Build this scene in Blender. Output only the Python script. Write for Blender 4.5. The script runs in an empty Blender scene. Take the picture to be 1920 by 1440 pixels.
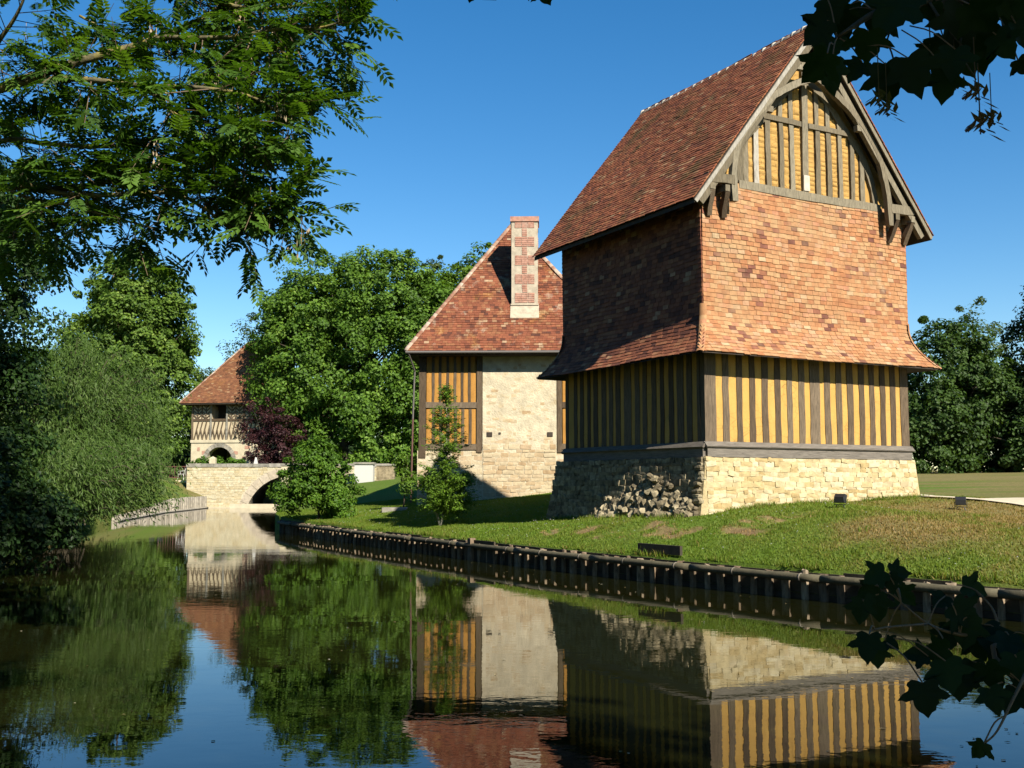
import bpy, math, random
import numpy as np
from mathutils import Vector, Matrix, Quaternion

# ------------------------------------------------------------------ camera, sky, sun, exposure
sc = bpy.context.scene
COL = sc.collection
R = math.radians
random.seed(11)
RNG = np.random.default_rng(11)

cam_d = bpy.data.cameras.new('camera')
cam_d.sensor_width = 36.0
cam_d.lens = 37.5
cam_d.clip_start = 0.05
cam_d.clip_end = 3000
cam = bpy.data.objects.new('camera', cam_d)
COL.objects.link(cam)
CAM_Z = 1.8
cam.location = (0, 0, CAM_Z)
cam.rotation_euler = (R(90) + math.atan(187 / 2000), 0, 0)
sc.camera = cam

SUN_AZ, SUN_EL = 148.6, 37.6
world = bpy.data.worlds.new('World')
sc.world = world
world.use_nodes = True
wn = world.node_tree.nodes
wl = world.node_tree.links
sky = wn.new('ShaderNodeTexSky')
sky.sky_type = 'NISHITA'
sky.sun_disc = False
sky.sun_elevation = R(SUN_EL)
sky.sun_rotation = R(SUN_AZ)
sky.air_density = 1.0
sky.dust_density = 0.0
sky.ozone_density = 2.2
hs = wn.new('ShaderNodeHueSaturation')
hs.inputs['Saturation'].default_value = 1.38
wl.new(sky.outputs[0], hs.inputs['Color'])
bg = wn['Background']
bg.inputs['Strength'].default_value = 0.063
wl.new(hs.outputs[0], bg.inputs['Color'])

sun_d = bpy.data.lights.new('sun', 'SUN')
sun_d.energy = 5.0
sun_d.angle = R(0.5)
sun_d.color = (1.0, 0.93, 0.80)
sun = bpy.data.objects.new('sun', sun_d)
COL.objects.link(sun)
SUN = Vector((math.sin(R(SUN_AZ)) * math.cos(R(SUN_EL)), math.cos(R(SUN_AZ)) * math.cos(R(SUN_EL)), math.sin(R(SUN_EL))))
sun.rotation_euler = (-SUN).to_track_quat('-Z', 'Y').to_euler()
sun.location = SUN * 80

sc.view_settings.view_transform = 'Standard'
sc.view_settings.look = 'None'
sc.view_settings.exposure = 1.25
sc.view_settings.gamma = 1.0
sc.cycles.use_denoising = True
sc.cycles.max_bounces = 6
sc.cycles.diffuse_bounces = 1
sc.cycles.glossy_bounces = 3
sc.cycles.transmission_bounces = 3
sc.cycles.transparent_max_bounces = 4
sc.cycles.caustics_reflective = False
sc.cycles.caustics_refractive = False


# ------------------------------------------------------------------ helpers
def vnoise(x, y, seed=0):
    """smooth value noise in 0..1 on arrays"""
    x = np.asarray(x, float); y = np.asarray(y, float)
    xi = np.floor(x); yi = np.floor(y)
    fx = x - xi; fy = y - yi
    fx = fx * fx * (3 - 2 * fx); fy = fy * fy * (3 - 2 * fy)
    def h(a, b):
        s = np.sin(a * 127.1 + b * 311.7 + seed * 74.7) * 43758.5453
        return s - np.floor(s)
    return ((h(xi, yi) * (1 - fx) + h(xi + 1, yi) * fx) * (1 - fy) +
            (h(xi, yi + 1) * (1 - fx) + h(xi + 1, yi + 1) * fx) * fy)


def fbm(x, y, seed=0, o=3):
    s = 0; a = 0.5; t = 0
    for k in range(o):
        s = s + a * vnoise(np.asarray(x) * 2 ** k, np.asarray(y) * 2 ** k, seed + k); t += a; a *= .5
    return s / t


def sstep(a, b, x):
    t = np.clip((np.asarray(x, float) - a) / (b - a), 0, 1)
    return t * t * (3 - 2 * t)


def tag(o, label=None, cat=None, group=None, kind=None):
    if label: o['label'] = label
    if cat: o['category'] = cat
    if group: o['group'] = group
    if kind: o['kind'] = kind
    return o


def link(name, me, mat=None, parent=None):
    o = bpy.data.objects.new(name, me)
    COL.objects.link(o)
    if mat is not None and me is not None and not me.materials:
        me.materials.append(mat)
    if parent is not None:
        o.parent = parent
    return o


def empty(name, loc=(0, 0, 0), rz=0.0, parent=None):
    o = bpy.data.objects.new(name, None)
    o.empty_display_size = .2
    COL.objects.link(o)
    o.location = loc
    o.rotation_euler = (0, 0, rz)
    if parent is not None: o.parent = parent
    return o


def mesh_np(name, V, F, rnd=None, smooth=False):
    """fast mesh from arrays; F is (m,k)"""
    V = np.ascontiguousarray(V, dtype=np.float32); F = np.ascontiguousarray(F, dtype=np.int32)
    me = bpy.data.meshes.new(name)
    m, k = F.shape
    me.vertices.add(len(V)); me.vertices.foreach_set('co', V.ravel())
    me.loops.add(m * k); me.loops.foreach_set('vertex_index', F.ravel())
    me.polygons.add(m)
    me.polygons.foreach_set('loop_start', np.arange(0, m * k, k, dtype=np.int32))
    me.polygons.foreach_set('use_smooth', np.full(m, smooth, dtype=bool))
    me.update(calc_edges=True)
    if rnd is not None:
        a = me.attributes.new('rnd', 'FLOAT', 'POINT')
        a.data.foreach_set('value', np.ascontiguousarray(rnd, dtype=np.float32))
    return me


class MB:
    def __init__(s):
        s.v = []; s.f = []; s.r = []

    def add(s, vs, fs, r=0.5):
        n = len(s.v)
        s.v += [tuple(q) for q in vs]
        s.f += [tuple(i + n for i in q) for q in fs]
        s.r += [r] * len(vs)
        return s

    def box(s, a, b, r=0.5):
        x0, y0, z0 = a; x1, y1, z1 = b
        return s.add([(x0, y0, z0), (x1, y0, z0), (x1, y1, z0), (x0, y1, z0), (x0, y0, z1), (x1, y0, z1), (x1, y1, z1), (x0, y1, z1)],
                     [(0, 3, 2, 1), (4, 5, 6, 7), (0, 1, 5, 4), (1, 2, 6, 5), (2, 3, 7, 6), (3, 0, 4, 7)], r)

    def obox(s, c, ex, ey, ez, r=0.5):
        """oriented box, half vectors"""
        c = Vector(c); P = []
        for k in (-1, 1):
            for (i, j) in ((-1, -1), (1, -1), (1, 1), (-1, 1)):
                P.append(c + i * Vector(ex) + j * Vector(ey) + k * Vector(ez))
        return s.add(P, [(0, 3, 2, 1), (4, 5, 6, 7), (0, 1, 5, 4), (1, 2, 6, 5), (2, 3, 7, 6), (3, 0, 4, 7)], r)

    def tube(s, pts, rad, n=6, r=0.5, cap=True):
        pts = [Vector(q) for q in pts]
        if not hasattr(rad, '__len__'): rad = [rad] * len(pts)
        vs = []; fs = []; a = None
        for i, q in enumerate(pts):
            d = (pts[min(i + 1, len(pts) - 1)] - pts[max(i - 1, 0)])
            d = d.normalized() if d.length > 1e-9 else Vector((0, 0, 1))
            if a is None:
                a = d.orthogonal().normalized()
            else:
                a = (a - d * a.dot(d)); a = a.normalized() if a.length > 1e-6 else d.orthogonal().normalized()
            b = d.cross(a)
            for k in range(n):
                t = 2 * math.pi * k / n
                vs.append(q + rad[i] * (math.cos(t) * a + math.sin(t) * b))
        for i in range(len(pts) - 1):
            for k in range(n):
                fs.append((i * n + k, i * n + (k + 1) % n, (i + 1) * n + (k + 1) % n, (i + 1) * n + k))
        if cap:
            fs.append(tuple(range(n - 1, -1, -1)))
            m = (len(pts) - 1) * n
            fs.append(tuple(range(m, m + n)))
        return s.add(vs, fs, r)

    def mesh(s, name, smooth=False):
        me = bpy.data.meshes.new(name)
        me.from_pydata(s.v, [], s.f)
        a = me.attributes.new('rnd', 'FLOAT', 'POINT')
        a.data.foreach_set('value', np.array(s.r, dtype=np.float32))
        if smooth:
            me.polygons.foreach_set('use_smooth', np.ones(len(me.polygons), dtype=bool))
        me.update()
        return me

    def build(s, name, mat, parent=None, smooth=False, off=(0, 0, 0)):
        o = link(name, s.mesh(name, smooth), mat, parent)
        o.location = off
        return o


def catmull(pts, n=6):
    P = [Vector(q) for q in pts]
    P = [P[0] * 2 - P[1]] + P + [P[-1] * 2 - P[-2]]
    out = []
    for i in range(1, len(P) - 2):
        for k in range(n):
            t = k / n
            a, b, c, d = P[i - 1], P[i], P[i + 1], P[i + 2]
            out.append(.5 * ((2 * b) + (-a + c) * t + (2 * a - 5 * b + 4 * c - d) * t * t + (-a + 3 * b - 3 * c + d) * t ** 3))
    out.append(P[-2])
    return out


# ------------------------------------------------------------------ materials
KA = .55          # common scale of the surface colours
def new_mat(name):
    m = bpy.data.materials.new(name); m.use_nodes = True
    nt = m.node_tree
    return m, nt.nodes, nt.links, nt.nodes['Principled BSDF']


def ramp(nd, stops):
    r = nd.new('ShaderNodeValToRGB')
    e = r.color_ramp.elements
    while len(e) < len(stops): e.new(0.5)
    for k, (p, c) in enumerate(stops):
        e[k].position = p; e[k].color = (c[0] * KA, c[1] * KA, c[2] * KA, 1)
    return r


def noise_node(nd, lk, scale, detail=4, rough=.55, vec=None, dist=0.0):
    n = nd.new('ShaderNodeTexNoise')
    n.inputs['Scale'].default_value = scale; n.inputs['Detail'].default_value = detail
    n.inputs['Roughness'].default_value = rough; n.inputs['Distortion'].default_value = dist
    if vec is not None: lk.new(vec, n.inputs['Vector'])
    return n


def mixc(nd, lk, fac, a, b, mode='MIX'):
    m = nd.new('ShaderNodeMix'); m.data_type = 'RGBA'; m.blend_type = mode
    for v, i in ((fac, 0), (a, 6), (b, 7)):
        if hasattr(v, 'links'): lk.new(v, m.inputs[i])
        elif isinstance(v, (int, float)): m.inputs[i].default_value = v
        else: m.inputs[i].default_value = (*v, 1)
    return m.outputs[2]


def coords(nd, lk, scale=(1, 1, 1), kind='Object'):
    t = nd.new('ShaderNodeTexCoord'); m = nd.new('ShaderNodeMapping')
    m.inputs['Scale'].default_value = scale
    lk.new(t.outputs[kind], m.inputs['Vector'])
    return m.outputs[0]


def rnd_src(nd, per_object):
    if per_object:
        return nd.new('ShaderNodeObjectInfo').outputs['Random']
    a = nd.new('ShaderNodeAttribute'); a.attribute_name = 'rnd'
    return a.outputs['Fac']


def world_pos(nd, lk, scale):
    g = nd.new('ShaderNodeNewGeometry'); m = nd.new('ShaderNodeMapping')
    m.inputs['Scale'].default_value = scale
    lk.new(g.outputs['Position'], m.inputs['Vector'])
    return m.outputs[0]


def surf_mat(name, stops, per_object=False, rough=.9, mott=(.35, 14), bump=(.3, 40, .01), stain=None, spec=.25, stretch=(1, 1, 1)):
    """colour by piece (rnd), mottled by world noise, optional stain colour patches"""
    m, nd, lk, p = new_mat(name)
    r = ramp(nd, stops)
    lk.new(rnd_src(nd, per_object), r.inputs[0])
    wp = world_pos(nd, lk, stretch)
    n1 = noise_node(nd, lk, mott[1], 5, .6, wp)
    mr = nd.new('ShaderNodeMapRange')
    mr.inputs[1].default_value = .3; mr.inputs[2].default_value = .7
    mr.inputs[3].default_value = 1 - mott[0]; mr.inputs[4].default_value = 1 + mott[0]
    lk.new(n1.outputs['Fac'], mr.inputs[0])
    vm = nd.new('ShaderNodeVectorMath'); vm.operation = 'SCALE'
    lk.new(r.outputs[0], vm.inputs[0]); lk.new(mr.outputs[0], vm.inputs['Scale'])
    c = vm.outputs[0]
    for st in (stain or []):
        col, sc_, lo, hi, amt = st
        n2 = noise_node(nd, lk, sc_, 6, .65, wp)
        m2 = nd.new('ShaderNodeMapRange')
        m2.inputs[1].default_value = lo; m2.inputs[2].default_value = hi; m2.inputs[4].default_value = amt
        lk.new(n2.outputs['Fac'], m2.inputs[0])
        c = mixc(nd, lk, m2.outputs[0], c, tuple(q * KA for q in col))
    lk.new(c, p.inputs['Base Color'])
    p.inputs['Roughness'].default_value = rough
    p.inputs['Specular IOR Level'].default_value = spec
    if bump:
        n3 = noise_node(nd, lk, bump[1], 6, .65, wp)
        b = nd.new('ShaderNodeBump')
        b.inputs['Strength'].default_value = bump[0]; b.inputs['Distance'].default_value = bump[2]
        lk.new(n3.outputs['Fac'], b.inputs['Height']); lk.new(b.outputs[0], p.inputs['Normal'])
    return m


def leaf_mat(name, stops, per_object=False, trans=.35, rough=.55, spec=.22):
    m, nd, lk, p = new_mat(name)
    r = ramp(nd, stops)
    lk.new(rnd_src(nd, per_object), r.inputs[0])
    lk.new(r.outputs[0], p.inputs['Base Color'])
    p.inputs['Roughness'].default_value = rough
    p.inputs['Specular IOR Level'].default_value = spec
    t = nd.new('ShaderNodeBsdfTranslucent')
    br = nd.new('ShaderNodeVectorMath'); br.operation = 'MULTIPLY'
    br.inputs[1].default_value = (1.5, 1.5, .5)
    lk.new(r.outputs[0], br.inputs[0]); lk.new(br.outputs[0], t.inputs['Color'])
    mx = nd.new('ShaderNodeMixShader'); mx.inputs[0].default_value = trans
    lk.new(p.outputs[0], mx.inputs[1]); lk.new(t.outputs[0], mx.inputs[2])
    lk.new(mx.outputs[0], nd['Material Output'].inputs['Surface'])
    return m


def plain(name, c, rough=.7, metal=0.0):
    m, nd, lk, p = new_mat(name)
    n = noise_node(nd, lk, 30, 3)
    cc = mixc(nd, lk, n.outputs['Fac'], tuple(q * .8 * KA for q in c), tuple(min(1, q * 1.15) * KA for q in c))
    lk.new(cc, p.inputs['Base Color'])
    p.inputs['Roughness'].default_value = rough; p.inputs['Metallic'].default_value = metal
    return m


M = {}
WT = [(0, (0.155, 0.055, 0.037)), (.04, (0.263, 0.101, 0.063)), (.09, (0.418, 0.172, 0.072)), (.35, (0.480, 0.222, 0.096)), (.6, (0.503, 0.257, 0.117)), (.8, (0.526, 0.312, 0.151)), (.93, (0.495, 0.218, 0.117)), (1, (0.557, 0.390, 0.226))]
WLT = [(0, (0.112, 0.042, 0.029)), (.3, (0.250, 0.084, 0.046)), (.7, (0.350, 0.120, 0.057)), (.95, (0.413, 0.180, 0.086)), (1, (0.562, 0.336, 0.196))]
WS = [((.46, .34, .18), .9, .50, .70, .5), ((.20, .13, .075), 3.2, .58, .74, .5), ((.62, .50, .33), 2.0, .60, .72, .5)]
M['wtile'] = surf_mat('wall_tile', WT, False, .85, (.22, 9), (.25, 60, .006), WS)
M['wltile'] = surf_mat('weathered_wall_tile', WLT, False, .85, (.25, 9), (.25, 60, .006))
M['wtile_o'] = surf_mat('wall_tile_piece', WT, True, .85, (.22, 9), (.25, 60, .006), WS)
RT = [(0, (0.194, 0.064, 0.034)), (.3, (0.309, 0.094, 0.041)), (.7, (0.389, 0.123, 0.052)), (.94, (0.389, 0.159, 0.067)), (1, (0.503, 0.306, 0.162))]
M['rtile'] = surf_mat('roof_tile', RT, False, .9, (.3, 6), (.3, 60, .006),
                      [((.10, .085, .025), 1.1, .52, .68, .75), ((.30, .26, .20), 9, .63, .72, .6)])
M['mtile'] = surf_mat('manor_roof_tile', [(0, (0.112, 0.042, 0.027)), (.2, (0.241, 0.076, 0.039)), (.7, (0.292, 0.097, 0.047)), (.95, (0.327, 0.143, 0.066)), (1, (0.464, 0.319, 0.195))], False, .9, (.3, 5), (.3, 60, .006),
                      [((.62, .52, .38), 2.2, .57, .70, .55), ((.55, .28, .04), .55, .60, .70, .55), ((.10, .05, .035), .8, .57, .72, .55)])
M['gtile'] = surf_mat('gate_roof_tile', [(0, (0.167, 0.071, 0.036)), (.4, (0.220, 0.088, 0.042)), (.9, (0.264, 0.113, 0.050)), (1, (0.370, 0.227, 0.120))], False, .9, (.3, 3), (.3, 40, .01),
                      [((.42, .20, .05), .5, .56, .7, .5)])
M['ridge'] = surf_mat('ridge_tile', [(0, (.30, .24, .19)), (.5, (.45, .37, .30)), (1, (.34, .18, .12))], True, .9, (.25, 8))
M['mortar'] = surf_mat('lime_mortar', [(0, (.62, .55, .44)), (1, (.70, .63, .52))], True, .95, (.2, 6))
WD = [(0, (.105, .072, .044)), (.5, (.155, .110, .068)), (1, (.215, .162, .108))]
M['wood'] = surf_mat('oak_post', WD, True, .85, (.45, 8), (.6, 24, .012), [((.04, .03, .022), 14, .58, .66, .7)], .2, (6, 6, .5))
M['woodh'] = surf_mat('oak_sill', [(0, (.175, .150, .122)), (1, (.235, .205, .170))], True, .8, (.3, 6), (.5, 20, .01), [((.05, .045, .04), 8, .6, .66, .6)], .2, (.6, .6, 6))
M['woodg'] = surf_mat('grey_gable_oak', [(0, (.18, .148, .095)), (.5, (.24, .20, .135)), (1, (.31, .27, .19))], True, .85, (.35, 8), (.6, 24, .012), [((.07, .05, .035), 12, .6, .68, .6)], .2, (5, 5, .8))
M['palewood'] = surf_mat('bleached_board', [(0, (.40, .37, .31)), (1, (.50, .46, .39))], True, .9, (.3, 8), (.5, 24, .01), None, .2, (4, 4, .8))
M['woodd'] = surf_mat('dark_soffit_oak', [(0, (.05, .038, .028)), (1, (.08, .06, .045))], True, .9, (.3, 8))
M['pile'] = surf_mat('revetment_wood', [(0, (.16, .12, .085)), (.6, (.28, .20, .13)), (1, (.42, .33, .23))], True, .9, (.4, 7), (.6, 24, .012), [((.03, .03, .02), 5, .55, .7, .7)], .2, (3, 3, .8))
M['pilel'] = surf_mat('pale_revetment_wood', [(0, (.36, .32, .25)), (1, (.56, .50, .40))], True, .9, (.3, 4), (.5, 20, .012))
M['pole'] = surf_mat('round_pole', [(0, (.10, .09, .055)), (1, (.15, .13, .08))], True, .9, (.35, 5), (.5, 30, .01))
M['board'] = surf_mat('wet_board', [(0, (.045, .035, .025)), (1, (.075, .06, .04))], True, .8, (.4, 5), (.5, 20, .01))
M['tie'] = plain('rusty_tie', (.24, .20, .15))


def daub_mat(name, c, crack=.5):
    m, nd, lk, p = new_mat(name)
    wp = world_pos(nd, lk, (1, 1, 1))
    n1 = noise_node(nd, lk, 3.0, 8, .72, world_pos(nd, lk, (1.6, 1.6, .55)))
    c1 = mixc(nd, lk, n1.outputs['Fac'], (c[0] * .66 * KA, c[1] * .60 * KA, c[2] * .55 * KA), (c[0] * 1.22 * KA, c[1] * 1.26 * KA, c[2] * 1.35 * KA))
    n2 = noise_node(nd, lk, 26, 5, .7, wp)
    wpc = world_pos(nd, lk, (4.0, 4.0, 7.5))
    w = nd.new('ShaderNodeMix'); w.data_type = 'VECTOR'; w.inputs[0].default_value = .08
    nw = noise_node(nd, lk, 3.0, 3, .5, wp)
    lk.new(wpc, w.inputs[4]); lk.new(nw.outputs['Color'], w.inputs[5])
    v = nd.new('ShaderNodeTexVoronoi'); v.feature = 'DISTANCE_TO_EDGE'; v.inputs['Scale'].default_value = 1.0
    lk.new(w.outputs[1], v.inputs['Vector'])
    mr = nd.new('ShaderNodeMapRange'); mr.inputs[1].default_value = 0; mr.inputs[2].default_value = .022
    mr.inputs[3].default_value = crack; mr.inputs[4].default_value = 0
    lk.new(v.outputs['Distance'], mr.inputs[0])
    nk = noise_node(nd, lk, 1.6, 3, .5, wp)
    mk = nd.new('ShaderNodeMapRange'); mk.inputs[1].default_value = .45; mk.inputs[2].default_value = .6
    lk.new(nk.outputs['Fac'], mk.inputs[0])
    mm = nd.new('ShaderNodeMath'); mm.operation = 'MULTIPLY'
    lk.new(mr.outputs[0], mm.inputs[0]); lk.new(mk.outputs[0], mm.inputs[1])
    c2 = mixc(nd, lk, mm.outputs[0], c1, (.13, .07, .02))
    lk.new(c2, p.inputs['Base Color'])
    p.inputs['Roughness'].default_value = .95; p.inputs['Specular IOR Level'].default_value = .1
    ad = nd.new('ShaderNodeMath'); ad.operation = 'SUBTRACT'
    lk.new(n2.outputs['Fac'], ad.inputs[0]); lk.new(mm.outputs[0], ad.inputs[1])
    b = nd.new('ShaderNodeBump'); b.inputs['Strength'].default_value = .45; b.inputs['Distance'].default_value = .02
    lk.new(ad.outputs[0], b.inputs['Height']); lk.new(b.outputs[0], p.inputs['Normal'])
    return m


M['daub'] = daub_mat('ochre_daub', (.74, .445, .125), .6)
M['daubg'] = daub_mat('ochre_gable_daub', (.62, .375, .115), .9)
M['daubm'] = daub_mat('deep_ochre_daub', (.62, .315, .075), .6)
M['daubw'] = daub_mat('cream_plaster', (.74, .62, .40), .2)
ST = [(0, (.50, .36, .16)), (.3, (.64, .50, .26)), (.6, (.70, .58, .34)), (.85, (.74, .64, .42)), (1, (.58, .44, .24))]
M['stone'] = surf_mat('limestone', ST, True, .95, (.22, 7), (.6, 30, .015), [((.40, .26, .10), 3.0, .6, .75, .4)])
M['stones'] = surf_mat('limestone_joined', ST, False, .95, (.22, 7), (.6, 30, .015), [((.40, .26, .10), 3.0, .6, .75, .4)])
M['stonej'] = surf_mat('limestone_small', [(0, (.64, .52, .30)), (.5, (.70, .60, .38)), (1, (.74, .66, .45))], False, .95, (.2, 5), (.6, 30, .015))
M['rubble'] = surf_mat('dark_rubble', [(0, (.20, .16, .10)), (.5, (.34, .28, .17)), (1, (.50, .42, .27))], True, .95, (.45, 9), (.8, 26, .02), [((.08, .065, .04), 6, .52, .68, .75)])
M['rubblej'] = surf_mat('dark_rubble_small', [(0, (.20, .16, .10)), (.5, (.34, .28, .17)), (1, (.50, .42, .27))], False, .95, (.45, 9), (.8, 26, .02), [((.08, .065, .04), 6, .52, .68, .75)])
M['bed'] = surf_mat('stone_bedding', [(0, (.60, .47, .25)), (1, (.64, .51, .28))], True, .95, (.3, 5), (.9, 22, .03))
M['beds'] = surf_mat('side_bedding', [(0, (.36, .29, .18)), (1, (.40, .33, .2))], True, .95, (.4, 5), (.9, 16, .04), [((.12, .10, .05), 4, .52, .7, .6)])
M['lime'] = surf_mat('lime_render', [(0, (.74, .64, .45)), (1, (.78, .68, .49))], True, .95, (.22, 3.2), (1.0, 14, .03), [((.60, .44, .22), 2.6, .56, .70, .5), ((.40, .33, .24), 11, .60, .68, .45)])
M['mstone'] = surf_mat('manor_stone', [(0, (.52, .36, .20)), (.3, (.66, .50, .30)), (.7, (.70, .58, .38)), (1, (.60, .44, .27))], True, .95, (.2, 8), (.6, 34, .012))
M['brick'] = surf_mat('pale_brick', [(0, (.52, .26, .18)), (1, (.60, .33, .24))], True, .95, (.3, 10), (.5, 40, .01), [((.62, .46, .36), 4, .5, .68, .6)])
M['chim'] = surf_mat('chimney_stone', [(0, (.56, .47, .34)), (1, (.62, .53, .40))], True, .95, (.25, 6), (.5, 30, .01), [((.30, .27, .22), 3, .56, .7, .5)])
M['gstone'] = surf_mat('gate_stone', [(0, (.70, .60, .40)), (1, (.75, .65, .46))], True, .95, (.15, 2), (.4, 10, .03))
M['cope'] = surf_mat('weathered_coping', [(0, (.30, .28, .23)), (1, (.46, .42, .35))], True, .95, (.4, 2.5), (.5, 10, .03))
M['black'] = plain('black_metal', (.022, .022, .025), .45)
M['glass'] = plain('lamp_glass', (.06, .07, .09), .12)
M['white'] = plain('white_plastic', (.72, .70, .64), .5)
M['rust'] = plain('red_brown_paint', (.20, .075, .055), .6)
M['pipe'] = plain('zinc_pipe', (.16, .14, .125), .6)
M['redpipe'] = plain('painted_pipe', (.15, .06, .045), .6)
M['bark'] = surf_mat('bark', [(0, (.10, .08, .055)), (1, (.17, .14, .10))], True, .95, (.4, 6), (.9, 14, .03), None, .15, (2, 2, .5))
M['ashbark'] = surf_mat('lichened_bark', [(0, (.17, .15, .08)), (1, (.21, .18, .09))], True, .95, (.35, 8), (.8, 20, .015), [((.38, .30, .05), 4, .5, .62, .75)])
M['palebark'] = surf_mat('pale_bark', [(0, (.36, .34, .28)), (1, (.42, .4, .33))], True, .95, (.3, 8))
M['twig'] = plain('twig', (.14, .09, .045), .8)
M['redtwig'] = plain('leaf_stalk', (.30, .16, .06), .7)
M['seed'] = leaf_mat('dry_keys', [(0, (.62, .46, .28)), (1, (.85, .68, .46))], True, .35)
M['seedj'] = leaf_mat('fallen_leaf', [(0, (.30, .20, .08)), (.6, (.40, .33, .14)), (1, (.6, .55, .42))], False, .1)
M['gseed'] = leaf_mat('green_samara', [(0, (.16, .16, .04)), (1, (.26, .14, .08))], True, .4)

# leaves
M['l_poplar'] = leaf_mat('poplar_leaf', [(0, (0.061, 0.120, 0.016)), (.5, (0.133, 0.238, 0.028)), (.85, (0.204, 0.329, 0.046)), (1, (0.327, 0.437, 0.092))])
M['l_plane'] = leaf_mat('broad_leaf', [(0, (0.055, 0.117, 0.013)), (.5, (0.120, 0.241, 0.023)), (.85, (0.185, 0.332, 0.036)), (1, (0.277, 0.431, 0.064))])
M['l_mid'] = leaf_mat('mid_leaf', [(0, (.032, .070, .012)), (.6, (.068, .135, .022)), (1, (.11, .19, .035))])
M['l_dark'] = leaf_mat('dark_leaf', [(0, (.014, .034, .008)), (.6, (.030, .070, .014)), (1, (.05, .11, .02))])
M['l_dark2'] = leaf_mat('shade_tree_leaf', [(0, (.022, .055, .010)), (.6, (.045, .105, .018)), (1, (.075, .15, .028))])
M['l_back'] = leaf_mat('bluish_leaf', [(0, (0.049, 0.081, 0.025)), (.6, (0.091, 0.149, 0.041)), (1, (0.140, 0.209, 0.063))])
M['l_willow'] = leaf_mat('willow_leaf', [(0, (0.051, 0.108, 0.016)), (.5, (0.099, 0.183, 0.029)), (.85, (0.146, 0.234, 0.054)), (1, (0.232, 0.318, 0.108))])
M['l_purple'] = leaf_mat('purple_leaf', [(0, (0.026, 0.008, 0.011)), (.6, (0.056, 0.015, 0.019)), (1, (0.098, 0.035, 0.034))], trans=.2)
M['l_bush'] = leaf_mat('bush_leaf', [(0, (0.049, 0.114, 0.010)), (.5, (0.108, 0.237, 0.018)), (1, (0.196, 0.351, 0.032))])
M['l_sap'] = leaf_mat('sapling_leaf', [(0, (0.064, 0.141, 0.011)), (.5, (0.137, 0.260, 0.021)), (1, (0.225, 0.372, 0.034))])
M['l_ash'] = leaf_mat('ash_leaf', [(0, (0.049, 0.116, 0.015)), (.6, (0.088, 0.190, 0.022)), (1, (0.150, 0.282, 0.036))], trans=.4)
M['l_ash_o'] = leaf_mat('ash_leaf_piece', [(0, (0.049, 0.116, 0.015)), (.6, (0.088, 0.190, 0.022)), (1, (0.150, 0.282, 0.036))], True, .4)
M['l_maple'] = leaf_mat('maple_leaf', [(0, (.014, .034, .008)), (1, (.028, .060, .012))], True, .25, .6, .15)
M['l_maplec'] = leaf_mat('maple_crown_leaf', [(0, (.018, .042, .010)), (1, (.035, .075, .016))], False, .12)


# ------------------------------------------------------------------ land and water
BR = np.array([(-60, 160), (-3, 34), (3.2, 21), (6, 15.5), (10, 10.6), (14.2, 6.8), (17, 4.6), (19.9, 2.6), (22.6, .85), (25.6, -.9), (30, -3.3), (34.5, -5.7), (39, -7.95), (41.2, -8.9), (44, -9.7), (60, -12.9), (80, -16.6), (96, -19.7), (700, -19.7)], float)
BL = np.array([(-60, -7), (3.2, -7), (10, -7.8), (16, -9.5), (23, -11.5), (38, -16), (53, -19.3), (66, -21.6), (80, -22.8), (96, -19.7), (700, -19.7)], float)
def bank_r(y): return np.interp(y, BR[:, 0], BR[:, 1])
def bank_l(y): return np.interp(y, BL[:, 0], BL[:, 1])


EARTH = [(2.6, 22.0, .42, .35), (3.45, 20.9, .40, .3), (4.15, 20.2, .40, .32), (5.0, 20.4, .62, .4), (1.6, 23.2, .36, .3), (.9, 24.0, .3, .25), (3.0, 21.3, .34, .3), (4.5, 19.6, .32, .25), (5.6, 20.9, .35, .2), (2.1, 22.4, .3, .2)]
def H(x, y):
    """height of the lawn on the tower's side"""
    x = np.asarray(x, float); y = np.asarray(y, float)
    t = np.maximum(x - bank_r(y), 0)
    steep = .95 * (1 - np.exp(-t / 2.3)) + .012 * t
    gentle = np.minimum(.085 * t, 1.0) + .014 * t
    k = sstep(31, 22.5, y)
    z = .45 + steep * k + gentle * (1 - k) + .008 * np.maximum(y - 30, 0) + .55 * sstep(46, 74, y) * sstep(10, -5, x)
    z = z + (fbm(x * .55, y * .55, 3) - .5) * .12 * np.clip(t / 1.5, 0, 1)
    z = z - .30 * sstep(6.3, 9.0, x) * sstep(25, 21.5, y)
    for (ex, ey, er, _) in EARTH:
        d = np.hypot(x - ex, y - ey) / er
        z = z - .10 * np.exp(-d * d * 1.6)
    z = z - .30 * sstep(9, 13, x) * sstep(60, 35, y) * sstep(8, 16, y)
    d = np.hypot((x - 5.25) / .34, (y - 20.45) / .22)
    z = z - .16 * np.exp(-d ** 4)
    return np.minimum(z, 6.0)


def HL(x, y):
    t = np.maximum(bank_l(y) - np.asarray(x, float), 0)
    k = sstep(48, 70, y)
    return .35 + .45 * k + np.minimum(t * (.16 + .24 * k), .5 + .85 * k) + .008 * np.maximum(np.asarray(y, float) - 80, 0)


def path_mid(x): return 26.3 + 0 * np.asarray(x)
def path_half(x): return np.interp(x, [9, 10.2, 13, 20, 36], [1.0, 1.9, 3.0, 3.4, 4.0])


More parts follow.
